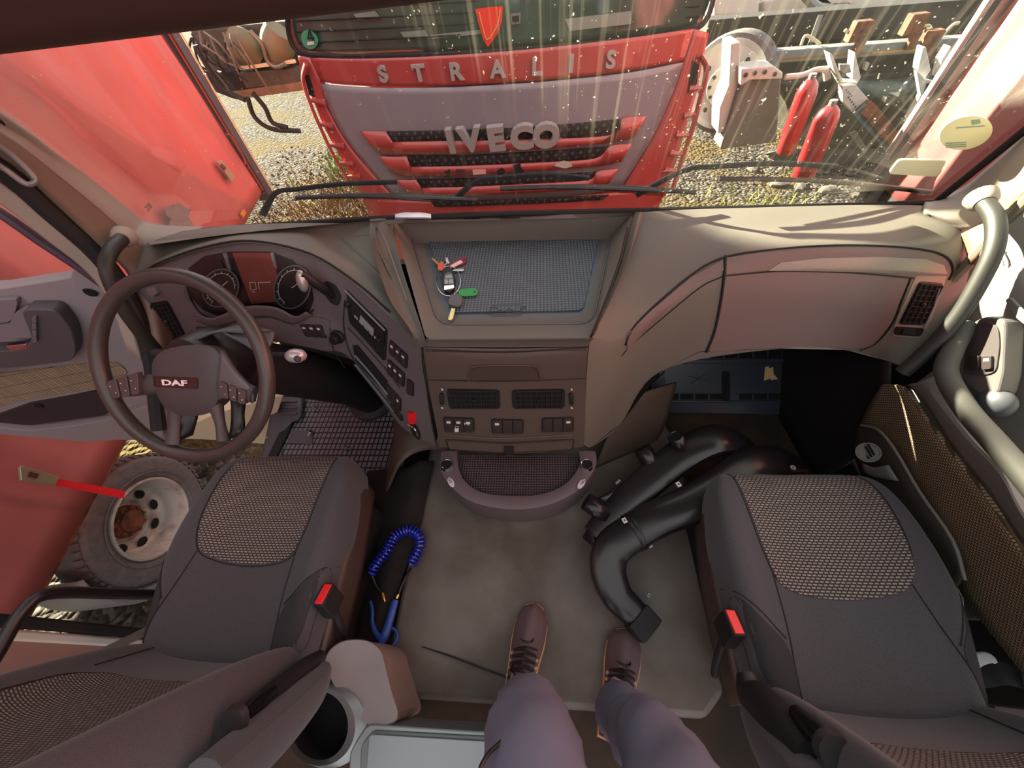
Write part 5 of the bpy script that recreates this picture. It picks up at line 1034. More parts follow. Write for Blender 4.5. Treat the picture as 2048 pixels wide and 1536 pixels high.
Rt = [.12,.105,.098,.09,.072,.062,.057,.052,.105,.095,.085,.068,.060,.060,.062,.12]
tr_ = skin('trousers', Vt, Et, Rt, M_TROU, pe)
tx = bpy.data.textures.new('folds', 'CLOUDS'); tx.noise_scale = .075
dm_ = tr_.modifiers.new('folds', 'DISPLACE'); dm_.texture = tx; dm_.strength = .034; dm_.texture_coords = 'GLOBAL'; dm_.mid_level = .5
# shoes
def shoe(toe, heel, w_, name):
    toe, heel = V(toe), V(heel); d_ = (toe-heel); Ls = d_.length; d_.normalize(); s_ = V((d_.y, -d_.x, 0)); up = V((0,0,1))
    prof = [(0,.036,.060,.075),(.06,.038,.075,.085),(.2,.040,.080,.09),(.35,.040,.075,.088),(.5,.045,.066,.078),(.65,.051,.056,.06),(.8,.052,.045,.045),(.9,.045,.036,.036),(.97,.028,.026,.026),(1.0,.008,.016,.016)]
    m = MB(); rows = []
    for t_, hw, hh, _ in prof:
        c = heel + d_*Ls*t_; rows.append([c + s_*hw*w_*math.cos(a) * (1 if math.sin(a) < .3 else (.95-.35*math.sin(a))) + up*(.022 + (hh)*max(0, math.sin(a))) for a in (math.pi*k/12 for k in range(13))])
    m.loft(rows, 1, 3); S = Surf(m); sh_ = m.build(name, M_SHOE, pe, ang=80)
    m = MB(); so = []
    for sgn in (1, -1):
        seq = [(t_, hw) for t_, hw, _, _ in prof]; seq = seq if sgn > 0 else seq[::-1]
        so += [heel + d_*Ls*(t_*1.015-.012) + s_*sgn*(hw*(1.05 if t_ < .6 else 1.05-.25*(t_-.6))*w_) for t_, hw in seq]
    m.grid([[p + up*.0015 for p in so], [p + (p - heel.lerp(toe,.5))*.03 + up*.014 for p in so], [p + up*.030 for p in so]], cu=True); n = len(so); m.f.append(tuple(range(n))); m.f.append(tuple(2*n+i for i in range(n))[::-1]); m.build('sole', M_SOLE, sh_)
    def on(t_, x_, off=.001):
        c = heel + d_*Ls*t_ + s_*x_*w_; h_ = S.t.ray_cast(c + up*.4, -up); return (h_[0] if h_[0] is not None else c + up*.05) + up*off
    mm_ = MB()
    for k in range(5):
        t_ = .34 + k*.055; mm_.tube([on(t_, -.034, .002), on(t_+.02, 0, .007), on(t_, .034, .002)], .0032, 6, sm=4); mm_.tube([on(t_, -.034, .003), on(t_+.045, .0, .006), on(t_+.05, .034, .003)], .0028, 6, sm=4)
    mm_.tube([on(.42,0,.008), on(.46,-.02,.014), on(.40,-.03,.010), on(.38,-.01,.010)], .0025, 6, sm=4); mm_.tube([on(.42,0,.008), on(.47,.02,.014), on(.41,.032,.010), on(.38,.01,.010)], .0025, 6, sm=4)
    mm_.build('laces', M_LACE, sh_)
    for x_ in (-.042, .042):
        m = MB()
        for k in range(4): m.lathe(on(.35+k*.06, x_*.9, .0), (x_*12, 0, .6), [(.0045,0),(.0045,.004),(0,.004)], 8)
        m.build('eyelets', mat('eyelet_gold', '#a98a62', .4), sh_)
    q = [on(.70,.026,.001), on(.685,.006,.0015), on(.70,-.010,.0015), on(.725,-.020,.0015), on(.735,-.014,.0015), on(.722,-.002,.0015), on(.712,.010,.0015)]
    m = MB(); m.tube([on(.66,-.022,.0015), on(.645,-.008,.0015), on(.648,.006,.0015), on(.665,.015,.0015), on(.695,.018,.0015)], [.0009,.0022,.0032,.0030,.0010], 8, sm=4); m.build('emblem', mat('emblem_dark', '#1d1114', .5), sh_)
    m = MB(); m.tube([on(.24,0,.004), on(.30,0,.02), on(.36,0,.012)], .006, 8, sm=3, flat=.4); m.build('pull_tab', M_LACE, sh_)
    return sh_
shoe((-.052,.160,0), (-.115,-.125,0), .93, 'shoe'); shoe((.215,.105,0), (.145,-.135,0), .93, 'shoe')
for (P_, nm) in (([(.0,.0),(1,1)], 'z'),):
    m = MB(); z0, z1 = W(1020,1470,z=.62), W(960,1536,z=.66); m.tube([W(1020,1472,z=.62), W(1000,1486,z=.63), W(975,1510,z=.655), W(960,1536,z=.67)], .0028, 6, sm=3); m.build('pocket_zip', M_BLK, pe)
# ================================================================ OUTSIDE
GZ = -1.35
mgv = bpy.data.materials.new('gravel'); mgv.use_nodes = True; N = mgv.node_tree.nodes; L = mgv.node_tree.links; p = N['Principled BSDF']; p.inputs['Roughness'].default_value = 1; p.inputs['Specular IOR Level'].default_value = 0.05
tc = N.new('ShaderNodeTexCoord'); vo = N.new('ShaderNodeTexVoronoi'); vo.inputs['Scale'].default_value = 22; L.new(tc.outputs['Object'], vo.inputs['Vector'])
sp = N.new('ShaderNodeSeparateColor'); L.new(vo.outputs['Color'], sp.inputs[0]); r = N.new('ShaderNodeValToRGB'); L.new(sp.outputs[0], r.inputs['Fac'])
r.color_ramp.elements[0].color = hx('#2a2722'); r.color_ramp.elements[1].color = hx('#69635c'); e_ = r.color_ramp.elements.new(.55); e_.color = hx('#46413b')
ns = N.new('ShaderNodeTexNoise'); ns.inputs['Scale'].default_value = 1.1; ns.inputs['Detail'].default_value = 7; L.new(tc.outputs['Object'], ns.inputs['Vector']); r2 = N.new('ShaderNodeValToRGB'); r2.color_ramp.elements[0].position = .48; r2.color_ramp.elements[1].position = .62; L.new(ns.outputs['Fac'], r2.inputs['Fac'])
mx = N.new('ShaderNodeMix'); mx.data_type = 'RGBA'; L.new(r2.outputs[0], mx.inputs['Factor']); L.new(r.outputs[0], mx.inputs['A']); mx.inputs['B'].default_value = hx('#52462c'); L.new(mx.outputs['Result'], p.inputs['Base Color'])
b = N.new('ShaderNodeBump'); b.invert = True; b.inputs['Strength'].default_value = 1; b.inputs['Distance'].default_value = .03; L.new(vo.outputs['Distance'], b.inputs['Height']); L.new(b.outputs['Normal'], p.inputs['Normal'])
m = MB(); m.add([V((-30,-12,GZ)), V((30,-12,GZ)), V((30,45,GZ)), V((-30,45,GZ))], [(0,1,2,3)]); o = m.build('ground', mgv, sharp=True); struct(o)
def tuft_field(name, label, n, region, h, colr, seed, wdt=.012, droop=.5):
    R_ = random.Random(seed); m = MB()
    for _ in range(n):
        x_ = R_.gauss(region[0], region[2]); y_ = R_.gauss(region[1], region[3]); 
        if any(a < x_ < b and c < y_ < d for a, b, c, d in ((-1.6,1.05,2.9,5.4),)): continue
        hh = h*R_.uniform(.4,1.2); a = R_.uniform(0, 6.28); dx_, dy_ = math.cos(a)*hh*droop, math.sin(a)*hh*droop; w2 = wdt*R_.uniform(.5,1)
        px_, py_ = -math.sin(a)*w2, math.cos(a)*w2
        m.add([V((x_-px_,y_-py_,GZ)), V((x_+px_,y_+py_,GZ)), V((x_+dx_*.5+px_*.6,y_+dy_*.5+py_*.6,GZ+hh*.7)), V((x_+dx_*.5-px_*.6,y_+dy_*.5-py_*.6,GZ+hh*.7)), V((x_+dx_,y_+dy_,GZ+hh))], [(0,1,2,3),(3,2,4)])
    o = m.build(name, mat(name+'_blades', colr, 1, spec=.05, noise=.35, nscale=4)); tag(o, label, 'grass', kind='stuff'); return o
tuft_field('dry_grass', 'dry straw coloured grass on the gravel between the red curtain and the lorry', 3800, (-3.0,6.0,.75,.9), .085, '#66562f', 1)
tuft_field('green_weeds', 'green weeds behind the lorry beside the dismantled chassis', 900, (-3.1,7.6,.45,.4), .22, '#5c7a34', 2, .02)
tuft_field('yard_weeds', 'yellow green weeds at the foot of the dismantled chassis on the right', 900, (2.7,4.0,.5,.5), .16, '#8f9446', 3, .014)
R_ = random.Random(5); m = MB()
for _ in range(2600):
    x_ = R_.uniform(-5.5,-1.3) if R_.random() < .55 else R_.uniform(.8,4.5); y_ = R_.uniform(3.2,8.5)*1.0; s_ = R_.uniform(.012,.035); c = V((x_,y_,GZ+s_*.3))
    vs_ = [c + V((R_.uniform(.6,1)*s_*a,R_.uniform(.6,1)*s_*b_,R_.uniform(.5,.8)*s_*c_)) for a, b_, c_ in ((1,0,0),(0,1,0),(-1,0,0),(0,-1,0),(0,0,1),(0,0,-1))]
    m.add(vs_, [(0,1,4),(1,2,4),(2,3,4),(3,0,4),(1,0,5),(2,1,5),(3,2,5),(0,3,5)])
o = m.build('pebbles', mat('pebble', '#6f6962', 1, spec=.05, col2='#4a443e', nscale=6), sharp=True); tag(o, 'pale loose pebbles lying on the yard gravel', 'pebbles', kind='stuff')
# ---------------------------------------------------------------- lorry in front
def I(px, py, off=0): return Y(px, py, 2.90 + .17*((px-1005)/400)**2 - off)
lo = thing('lorry', 'red and grey cab-over lorry parked nose to nose in front of the windshield', 'lorry', (-.3,3.6,GZ))
def ip(rows, name, mt, par, depth=.03, k=4): m = MB(); m.loft([[I(*p) for p in r_] for r_ in rows], k, 4); return m.build(name, mt, par, solid=depth, off=-1)
m = MB(); m.prism([V((x_, y_, -.95)) for x_, y_ in ((-1.50,3.18),(-1.2,3.06),(-.3,3.02),(.6,3.06),(.92,3.18),(.94,5.2),(-1.52,5.2))], (0,0,1.72)); m.build('cab_lower', M_REDP, lo, bevel=.04)
m = MB(); m.prism([V((x_, y_, 1.5)) for x_, y_ in ((-1.50,3.3),(-1.2,3.16),(-.3,3.1),(.6,3.16),(.92,3.3),(.94,5.2),(-1.52,5.2))], (0,0,.7)); m.build('cab_roof', M_REDP, lo, bevel=.06)
m = MB(); m.box((-.29,4.4,1.15), (2.44,1.6,.8)); m.build('cab_back', M_REDP, lo, bevel=.03)
wsl = [[(572,-60),(700,-62),(900,-72),(1100,-85),(1300,-105),(1432,-120)], [(575,60),(700,48),(900,35),(1100,15),(1300,-10),(1428,-25)], [(598,104),(700,110),(900,104),(1100,90),(1300,72),(1398,56)]]
m = MB(); m.loft([[I(*p, -.07) for p in r_] for r_ in wsl], 5, 4); wl = m.build('windscreen', M_DKGLASS, lo, solid=.01)
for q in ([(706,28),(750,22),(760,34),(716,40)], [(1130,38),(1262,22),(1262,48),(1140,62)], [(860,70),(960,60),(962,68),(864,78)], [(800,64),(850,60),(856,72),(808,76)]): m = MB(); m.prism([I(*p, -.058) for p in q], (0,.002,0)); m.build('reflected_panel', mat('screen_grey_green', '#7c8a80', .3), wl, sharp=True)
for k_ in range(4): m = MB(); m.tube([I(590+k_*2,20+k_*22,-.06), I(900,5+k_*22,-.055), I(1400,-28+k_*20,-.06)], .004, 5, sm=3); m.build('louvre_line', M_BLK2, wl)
m = MB(); m.tube([I(574,20,-.05), I(578,70,-.05), I(590,98,-.05), I(612,110,-.04), I(700,114,-.03), I(900,109,-.02), I(1100,95,-.02), I(1300,76,-.03), I(1385,58,-.04), I(1412,40,-.05), I(1426,0,-.06), I(1432,-60,-.07)], .015, 8, sm=4); m.build('windscreen_seal', M_BLK2, lo)
TOP = [(620,116),(700,118),(800,116),(900,111),(1000,104),(1100,95),(1250,78),(1388,58)]
MID = [(642,164),(710,170),(800,172),(900,171),(1000,166),(1100,159),(1250,143),(1367,121)]
ip([TOP, [((a[0]+b[0])/2, (a[1]+b[1])/2) for a, b in zip(TOP, MID)], MID], 'upper_flap', M_REDP, lo)
MID2 = [(x_, y_+4) for x_, y_ in MID]
ip([MID2, [(660,222),(720,230),(800,232),(900,230),(1000,226),(1100,220),(1250,204),(1346,185)], [(700,290),(750,305),(810,310),(900,310),(1000,306),(1100,302),(1220,290),(1305,275)], [(790,396),(830,400),(870,402),(920,402),(1000,400),(1100,396),(1180,388),(1245,372)]], 'grey_panel', M_GREYP, lo)
def ipp(P, off, d_, name, mt, par, r=0, step=18):
    Q = [V((*p, 0)) for p in P]; Q = rnd(Q, r) if r else Q; T_ = []
    for i in range(len(Q)):
        a, c = Q[i], Q[(i+1) % len(Q)]; k = max(1, int((c-a).length/step)); T_ += [a.lerp(c, j/k) for j in range(k)]
    m = MB(); n = len(T_); m.add([I(p.x, p.y, off) for p in T_] + [I(p.x, p.y, off-d_) for p in T_], [tuple(range(n))] + [(i, (i+1) % n, n+(i+1) % n, n+i) for i in range(n)]); return m.build(name, mt, par, sharp=True)
def band(tp, bt, off, name, mt, par, depth=.02): 
    m = MB(); m.loft([[I(*p, off) for p in tp], [I(*p, off) for p in bt]], 5, 1); return m.build(name, mt, par, solid=depth)
mgr = fabric('grille_mesh', '#1c1b1c', '#4a4647', 24, 24, axes='XZ', rot=.78, mort=.35, off=0)
band([(771,264),(900,262),(1050,256),(1243,239)], [(788,286),(900,284),(1050,281),(1219,272)], .020, 'grille_mesh', mgr, lo)
band([(720,263),(745,263),(771,264)], [(752,302),(772,308),(800,309)], .030, 'grille_bar_end', M_REDP, lo)
band([(786,285),(900,283),(1050,280),(1221,271),(1245,238),(1293,233)], [(790,309),(900,307),(1050,300),(1180,290),(1230,284),(1266,277)], .034, 'grille_bar', M_REDP, lo)
band([(813,313),(950,311),(1080,304),(1219,294)], [(824,336),(950,333),(1080,327),(1188,319)], .020, 'grille_mesh', mgr, lo)
band([(758,313),(785,314),(813,313)], [(778,340),(800,350),(826,353)], .030, 'grille_bar_end', M_REDP, lo)
band([(822,335),(950,332),(1080,326),(1190,318),(1221,293),(1263,288)], [(822,353),(950,350),(1080,342),(1180,334),(1215,330),(1243,323)], .034, 'grille_bar', M_REDP, lo)
band([(832,360),(950,358),(1080,352),(1193,345)], [(846,378),(950,375),(1080,369),(1175,362)], .020, 'grille_mesh', mgr, lo)
band([(793,360),(812,361),(832,360)], [(812,382),(830,390),(850,393)], .030, 'grille_bar_end', M_REDP, lo)
band([(844,377),(950,374),(1080,368),(1177,361),(1195,344),(1236,338)], [(850,394),(950,391),(1080,385),(1170,378),(1195,374),(1218,368)], .034, 'grille_bar', M_REDP, lo)
ip([[(722,396),(850,404),(1000,401),(1150,392),(1335,380)], [(736,425),(850,426),(1000,420),(1150,412),(1322,402)], [(748,470),(850,470),(1000,465),(1150,455),(1312,440)]], 'bumper', M_REDP, lo, .05)
band([(862,404),(950,402),(1100,396),(1218,390)], [(872,414),(950,412),(1100,406),(1205,400)], .01, 'bumper_slot', mgr, lo)
# red cheeks and the ladder like air deflectors at the corners
ip([[(596,112),(604,150),(626,200),(652,262),(690,330),(728,400)], [(618,116),(640,162),(655,220),(694,288),(740,345),(792,400)]], 'corner_panel', M_REDP, lo, .05)
ip([[(1390,58),(1370,118),(1350,180),(1310,270),(1272,335),(1240,385)], [(1418,66),(1406,120),(1392,190),(1368,270),(1350,330),(1330,392)]], 'corner_panel', M_REDP, lo, .05)
def deflector(Lq, rungs, nm):
    m = MB(); m.tube([I(*p, .03) for p in Lq], .020, 8, sm=4, flat=.6); o = m.build(nm, M_REDP, lo)
    for a, c in rungs: m = MB(); m.tube([I(*a, .03), I(*c, .0)], [.010,.022], 8); m.build('rung', M_REDP, o)
deflector([(612,128),(606,160),(620,205),(642,258),(668,312),(700,368)], [((618,200),(652,206)),((636,248),(668,252)),((655,290),(690,292)),((674,326),(708,328)),((690,354),(722,352))], 'air_deflector')
deflector([(1400,110),(1413,140),(1400,200),(1384,260),(1364,320),(1346,376)], [((1405,176),(1378,178)),((1392,228),(1368,232)),((1378,270),(1352,270)),((1364,308),(1340,306)),((1354,342),(1330,340))], 'air_deflector')
ipp([(608,150),(618,190),(630,195),(624,170),(618,150)], .006, .004, 'deflector_slot', M_BLK2, lo); ipp([(1385,120),(1398,130),(1394,168),(1376,180)], .006, .004, 'deflector_slot', M_BLK2, lo)
M_LET = mat('letter_silver', '#aaa7a6', .4, metal=.2)
for ch, x_, y_ in zip('STRALIS', (766,838,914,995,1075,1143,1222), (148,146,143,138,133,127,119)):
    text(ch, I(x_, y_, .012), I(x_+12, y_-.6) - I(x_-12, y_+.6), (0,.0,1), .085, .02, M_LET, lo, 'model_letter', 1.15, .035)
for ch, x_, y_, w2 in (('I',902,281,1.1),('V',941,278,1.15),('E',993,276,1.15),('C',1044,273,1.15),('O',1092,270,1.15)):
    text(ch, I(x_, y_, .035), I(x_+12, y_-1.2) - I(x_-12, y_+1.2), (0,-.1,1), .152, .05, M_LET, lo, 'maker_letter', w2, .055)
# broken badges and marks
ipp([(888,343),(893,341),(900,338),(900,356),(887,355),(893,350)], .052, .003, 'broken_clip', M_BLK2, lo)
ipp([(912,338),(930,339),(937,346),(934,354),(916,357),(911,352)], .052, .003, 'tow_cap', mat('tow_cap_plum', '#5a2830', .6), lo); ipp([(945,339),(971,338),(972,348),(946,350)], .052, .003, 'pale_plate', mat('plate_pink', '#d9a8a0', .5), lo)
ipp([(993,343),(1003,335),(1010,340),(1009,347),(1000,352),(994,350)], .052, .003, 'broken_clip', M_BLK2, lo); ipp([(1025,330),(1036,328),(1040,323),(1042,335),(1048,341),(1044,350),(1026,352),(1030,344)], .052, .003, 'broken_clip', M_BLK2, lo)
ipp([(1108,332),(1114,325),(1128,321),(1142,325),(1145,333),(1130,337)], .052, .004, 'bird_dropping', M_WHITE, lo)
ipp([(603,64),(616,58),(630,66),(638,80),(632,95),(620,100),(607,92),(602,78)], -.04, .003, 'emission_sticker', mat('sticker_green', '#3f9a78', .5), lo, r=8); text('4', I(620,73,-.03), (1,0,0), (0,0,1), .07, .002, M_BLK, lo, 'sticker_digit')
ipp([(614,84),(628,82),(629,89),(615,91)], -.034, .002, 'sticker_label', M_PAPER, lo)
# pennant hanging in its screen and a small sign
q = [(950,18),(980,14),(1006,12),(1004,40),(996,66),(976,94),(966,78),(958,50)]
ipp(q, -.03, .004, 'pennant', mat('pennant_red', '#e0301c', .5), lo)
m = MB(); m.tube([I(*p, -.024) for p in [(958,24),(964,50),(974,80),(990,60),(998,38),(1000,18)]], .004, 5, sm=3); m.build('pennant_trim', mat('pennant_trim', '#d99050', .5), lo)
ipp([(1021,27),(1041,25),(1041,47),(1022,49)], -.03, .003, 'small_sign', M_LTMET, lo); ipp([(1024,33),(1038,31),(1038,43),(1025,44)], -.026, .003, 'sign_face', M_BLK, lo)
for x_ in (-1.25, .65):
    m = MB(); m.lathe((x_-.13,4.2,GZ+.5), (1,0,0), [(.3,0),(.5,.02),(.5,.28),(.3,.3)], 32); m.build('wheel', M_TIRE, lo)
# ---------------------------------------------------------------- left curtain trailer
A_, B_ = V((-2.35,.18,0)), V((-3.24,4.2,0)); TD = (B_-A_).normalized(); TN = V((TD.y, -TD.x, 0))
def TPx(px, py, off=0): return WP(px, py, A_, TN) + TN*off
tl = thing('curtain_trailer', 'red curtain sided trailer standing close along the open driver door', 'trailer', (-3.2,1,GZ))
ZB = -.39; rows = []
Rr = random.Random(11); NJ = 220; ph = [Rr.uniform(-.3,.3) for _ in range(40)]
for i in range(26):
    z_ = ZB + (3.05)*i/25; row = []
    for j in range(NJ):
        s_ = -4.2 + (8.32)*j/(NJ-1); f_ = s_*2*math.pi/.62 + 1.2*math.sin(s_*1.7)
        am = min(1,(z_-ZB)/.8+.12); pl_ = am*.022*math.sin(f_) + am*.012*math.sin(f_*2.3+z_*2.1) + am*.010*math.sin(s_*9+z_*5) 
        row.append(A_ + TD*s_ + TN*(pl_) + V((0,0,z_)))
    rows.append(row)
m = MB(); m.grid(rows); m.build('curtain', M_RED, tl, solid=.006)
m = MB(); m.bar(A_ + TD*-4.2 + TN*-.04 + V((0,0,ZB-.005)), A_ + TD*4.1 + TN*-.04 + V((0,0,ZB-.005)), .05, .04); m.build('side_rail', M_RUST, tl)
m = MB(); c_ = A_ + TD*4.14; m.prism([c_ + TN*.03 + V((0,0,ZB-.12)), c_ + TN*-.1 + V((0,0,ZB-.12)), c_ + TN*-.1 + TD*.17 + V((0,0,ZB-.12)), c_ + TN*.03 + TD*.15 + V((0,0,ZB-.12))], (0,0,3.2)); m.build('corner_post', mat('post_dark', '#3a3640', .5, noise=.2, nscale=12), tl, bevel=.01)
m = MB(); m.bar(c_ + TN*.035 + TD*.155 + V((0,0,ZB-.1)), c_ + TN*.035 + TD*.155 + V((0,0,ZB+3.0)), .012, .012); m.build('post_edge', mat('post_edge_bright', '#c8b98a', .5), tl)
m = MB(); m.bar(c_ + TN*.012 + TD*-.015 + V((0,0,ZB)), c_ + TN*.012 + TD*-.015 + V((0,0,ZB+3.0)), .014, .01); m.build('post_rust_strip', mat('rust_orange', '#8a4428', .8), tl)
m = MB(); m.box(A_ + TD*0 + TN*-1.3 + V((0,0,ZB-.03)), (.1,.1,.1)); 
m.prism([A_+TD*-4.2+TN*-.12+V((0,0,ZB)), A_+TD*4.2+TN*-.12+V((0,0,ZB)), A_+TD*4.2+TN*-2.4+V((0,0,ZB)), A_+TD*-4.2+TN*-2.4+V((0,0,ZB))], (0,0,.05)); m.build('load_floor', M_DKMET, tl)
m = MB(); m.prism([A_+TD*-4.2+TN*-.12+V((0,0,ZB+3.0)), A_+TD*4.2+TN*-.12+V((0,0,ZB+3.0)), A_+TD*4.2+TN*-2.4+V((0,0,ZB+3.0)), A_+TD*-4.2+TN*-2.4+V((0,0,ZB+3.0))], (0,0,.05)); m.build('roof', M_WHITE, tl)
m = MB(); m.prism([A_+TD*4.15+TN*-.1+V((0,0,ZB)), A_+TD*4.15+TN*-2.4+V((0,0,ZB)), A_+TD*4.2+TN*-2.4+V((0,0,ZB)), A_+TD*4.2+TN*-.1+V((0,0,ZB))], (0,0,3.0)); m.build('end_wall', M_REDP, tl)
def latch(pts, sub, nm='curtain_buckle'):
    m = MB(); q = [TPx(*p, .055) for p in pts]; m.prism(q, -TN*.012); o = m.build(nm, mat('buckle_steel', '#a59a85', .35, metal=.5), tl, bevel=.003)
    m = MB(); m.prism([TPx(*p, .060) for p in sub], -TN*.01); m.build('buckle_slot', mat('buckle_dark', '#55282a', .6), o)
latch([(424,325),(432,322),(461,355),(453,366)], [(431,329),(441,338),(437,343),(429,334)])
latch([(15,938),(22,936),(97,958),(89,975),(18,965)], [(33,948),(52,953),(48,962),(30,958)])
m = MB(); m.prism([TPx(*p, .045) for p in ((92,960),(235,985),(232,1000),(90,974))], -TN*.004); m.build('strap', mat('strap_red', '#d81f2a', .5), tl)
m = MB(); m.tube([TPx(443,270,.05), TPx(452,276,.06), TPx(476,318,.06), TPx(481,330,.05)], .008, 6, sm=3); m.build('rub_strip', mat('rust_orange', '#b8552a'), tl)
m = MB(); m.prism([TPx(*p, .040) for p in ((322,418),(330,412),(338,418),(345,406),(360,415),(373,420),(366,434),(378,452),(350,460),(325,456),(332,440),(322,432))], -TN*.004); m.build('torn_patch', mat('tear_grey', '#6d605c', .8, noise=.3, nscale=30), tl)
text('208', TPx(284,416,.045), TD, (0,0,1), .035, .002, M_BLK2, tl, 'stencil')
m = MB(); m.box(TPx(480,428,.03)+V((0,0,0)), (.02,.10,.04), Matrix.Rotation(.2,3,'Z')); m.build('marker_reflector', mat('amber', '#c98a2a', .4), tl, bevel=.004)
# wheel
wc_ = V((-2.603,.671,-.90)); WH_ = .15; wn = V((math.cos(WH_), math.sin(WH_), 0))
whl = tl
tyre = MB(); tyre.lathe(wc_ - wn*.24, wn, [(.25,0),(.37,.005),(.415,.04),(.425,.09),(.425,.17),(.415,.21),(.385,.245),(.33,.255),(.275,.235),(.255,.22),(.25,.2)], 64, cap=False); tyo = tyre.build('tyre', M_TIRE, whl)
tr2 = MB()
for k_ in range(56):
    a = 2*math.pi*k_/56; rad = V((-math.sin(WH_)*math.cos(a), math.cos(WH_)*math.cos(a), math.sin(a))); R_m = Matrix((rad, wn, rad.cross(wn))).transposed(); tr2.box(wc_ - wn*.035 + rad*.418, (.014,.045,.026), R_m)
tr2.build('tread_blocks', M_TIRE, tyo, sharp=True)
for r_t in (.30,.36): m = MB(); m.lathe(wc_ + wn*(.010 if r_t < .33 else .004), wn, [(r_t-.004,0),(r_t,.004),(r_t+.004,0)], 64, cap=False); m.build('sidewall_ring', M_TIRE, tyo)
for k_ in range(8):
    a = .35 + k_*.10; rad = V((-math.sin(WH_)*math.cos(a), math.cos(WH_)*math.cos(a), math.sin(a))); tang = rad.cross(wn)
    text('TAUREGOM'[k_], wc_ + wn*.012 + rad*.335, -wn.cross(rad)*-1 if False else tang, rad, .028, .004, mat('tyre_letter', '#5c5856', .8), tyo, 'raised_letter', 1.1) if False else None
DD = .19
rim = MB(); rim.lathe(wc_, wn, [(.262,-.02),(.262,.0),(.248,.004),(.240,-.01),(.236,-.05),(.222,-.07),(.215,-.12),(.205,-DD+.04),(.185,-DD+.025),(.140,-DD+.02),(.12,-DD),(.0,-DD)], 56, cap=False); ro = rim.build('rim', M_RIM, whl)
hb = MB(); hb.lathe(wc_ - wn*DD, wn, [(.105,0),(.102,.02),(.075,.03),(.07,.05),(.04,.06),(0,.062)], 28); ho = hb.build('hub', M_RUST, whl)
for k_ in range(10):
    a = 2*math.pi*k_/10; rad = V((-math.sin(WH_)*math.cos(a), math.cos(WH_)*math.cos(a), math.sin(a))); nm2 = MB(); nm2.lathe(wc_ - wn*(DD-.02) + rad*.088, wn, [(.011,0),(.011,.022),(.007,.026),(.0,.026)], 6); nm2.build('wheel_nut', M_RUST, ho)
for k_ in range(8):
    a = 2*math.pi*k_/8+.2; rad = V((-math.sin(WH_)*math.cos(a), math.cos(WH_)*math.cos(a), math.sin(a))); m = MB(); m.ball(wc_ - wn*(DD-.035) + rad*.170, (.036,.006,.028), 14, Matrix((rad.cross(wn), wn, rad)).transposed()); m.build('hand_hole', mat('vent_void', '#050505'), ro)
# mudguard
m = MB(); rr = []
for k_ in range(15):
    a = math.radians(150 + k_*7.5); rad = V((-math.sin(WH_)*math.cos(a), math.cos(WH_)*math.cos(a), math.sin(a))); rr.append([wc_ + rad*.49 + wn*.03, wc_ + rad*.50 + wn*.0, wc_ + rad*.50 - wn*.3])
rr.append([rr[-1][0] + V((0,-.08,.01)), rr[-1][1] + V((0,-.08,.0)), rr[-1][2] + V((0,-.08,0))])
m.grid(rr); mg_ = m.build('mudguard', mat('mudguard_grey', '#77787a', .5), tl, solid=.012)
# ---------------------------------------------------------------- right hand red trailer
A2, B2 = V((2.75,-2.0,0)), V((3.12,3.70,0)); T2 = (B2-A2).normalized(); N2 = V((-T2.y, T2.x, 0))
rt_ = thing('red_trailer', 'red curtain trailer on the right behind the windshield stickers', 'trailer', (3.3,1,GZ))
rows = []
for i in range(14):
    z_ = -.55 + 3.2*i/13; rows.append([A2 + T2*(5.75*j/119) + N2*(.02*math.sin(j*.55)+.01*math.sin(j*1.3+z_*3)) + V((0,0,z_)) for j in range(120)])
m = MB(); m.grid(rows); m.build('curtain', M_RED, rt_, solid=.006)
m = MB(); m.prism([A2 + T2*-.01 + V((0,0,-.55)), B2 + T2*.03 + V((0,0,-.55)), B2 - N2*1.2 + V((0,0,-.55)), A2 - N2*1.2 + V((0,0,-.55))], (0,0,-.15)); m.build('load_floor', M_DKMET, rt_)
m = MB(); m.bar(B2 + N2*.04 + T2*.04 + V((0,0,-.9)), B2 + N2*.04 + T2*.04 + V((0,0,2.6)), .10, .16, (0,1,0)); m.build('corner_post', mat('post_grey', '#6d6a66', .5, noise=.2, nscale=10), rt_, bevel=.01)
m = MB(); m.bar(B2 + N2*.12 + T2*.02 + V((0,0,-.9)), B2 + N2*.12 + T2*.02 + V((0,0,2.6)), .03, .04, (0,1,0)); m.build('post_edge', M_LTMET, rt_, bevel=.005)
m = MB(); m.box(B2 + N2*.02 + T2*.08 + V((0,0,-.15)), (.14,.10,.30)); m.build('hinge', M_RUST, rt_, bevel=.01)
for x_ in (0,):
    m = MB(); m.lathe((3.2,-.5,GZ+.5), (1,0,0), [(.3,0),(.5,.02),(.5,.28),(.3,.3)], 28); m.build('wheel', M_TIRE, rt_)
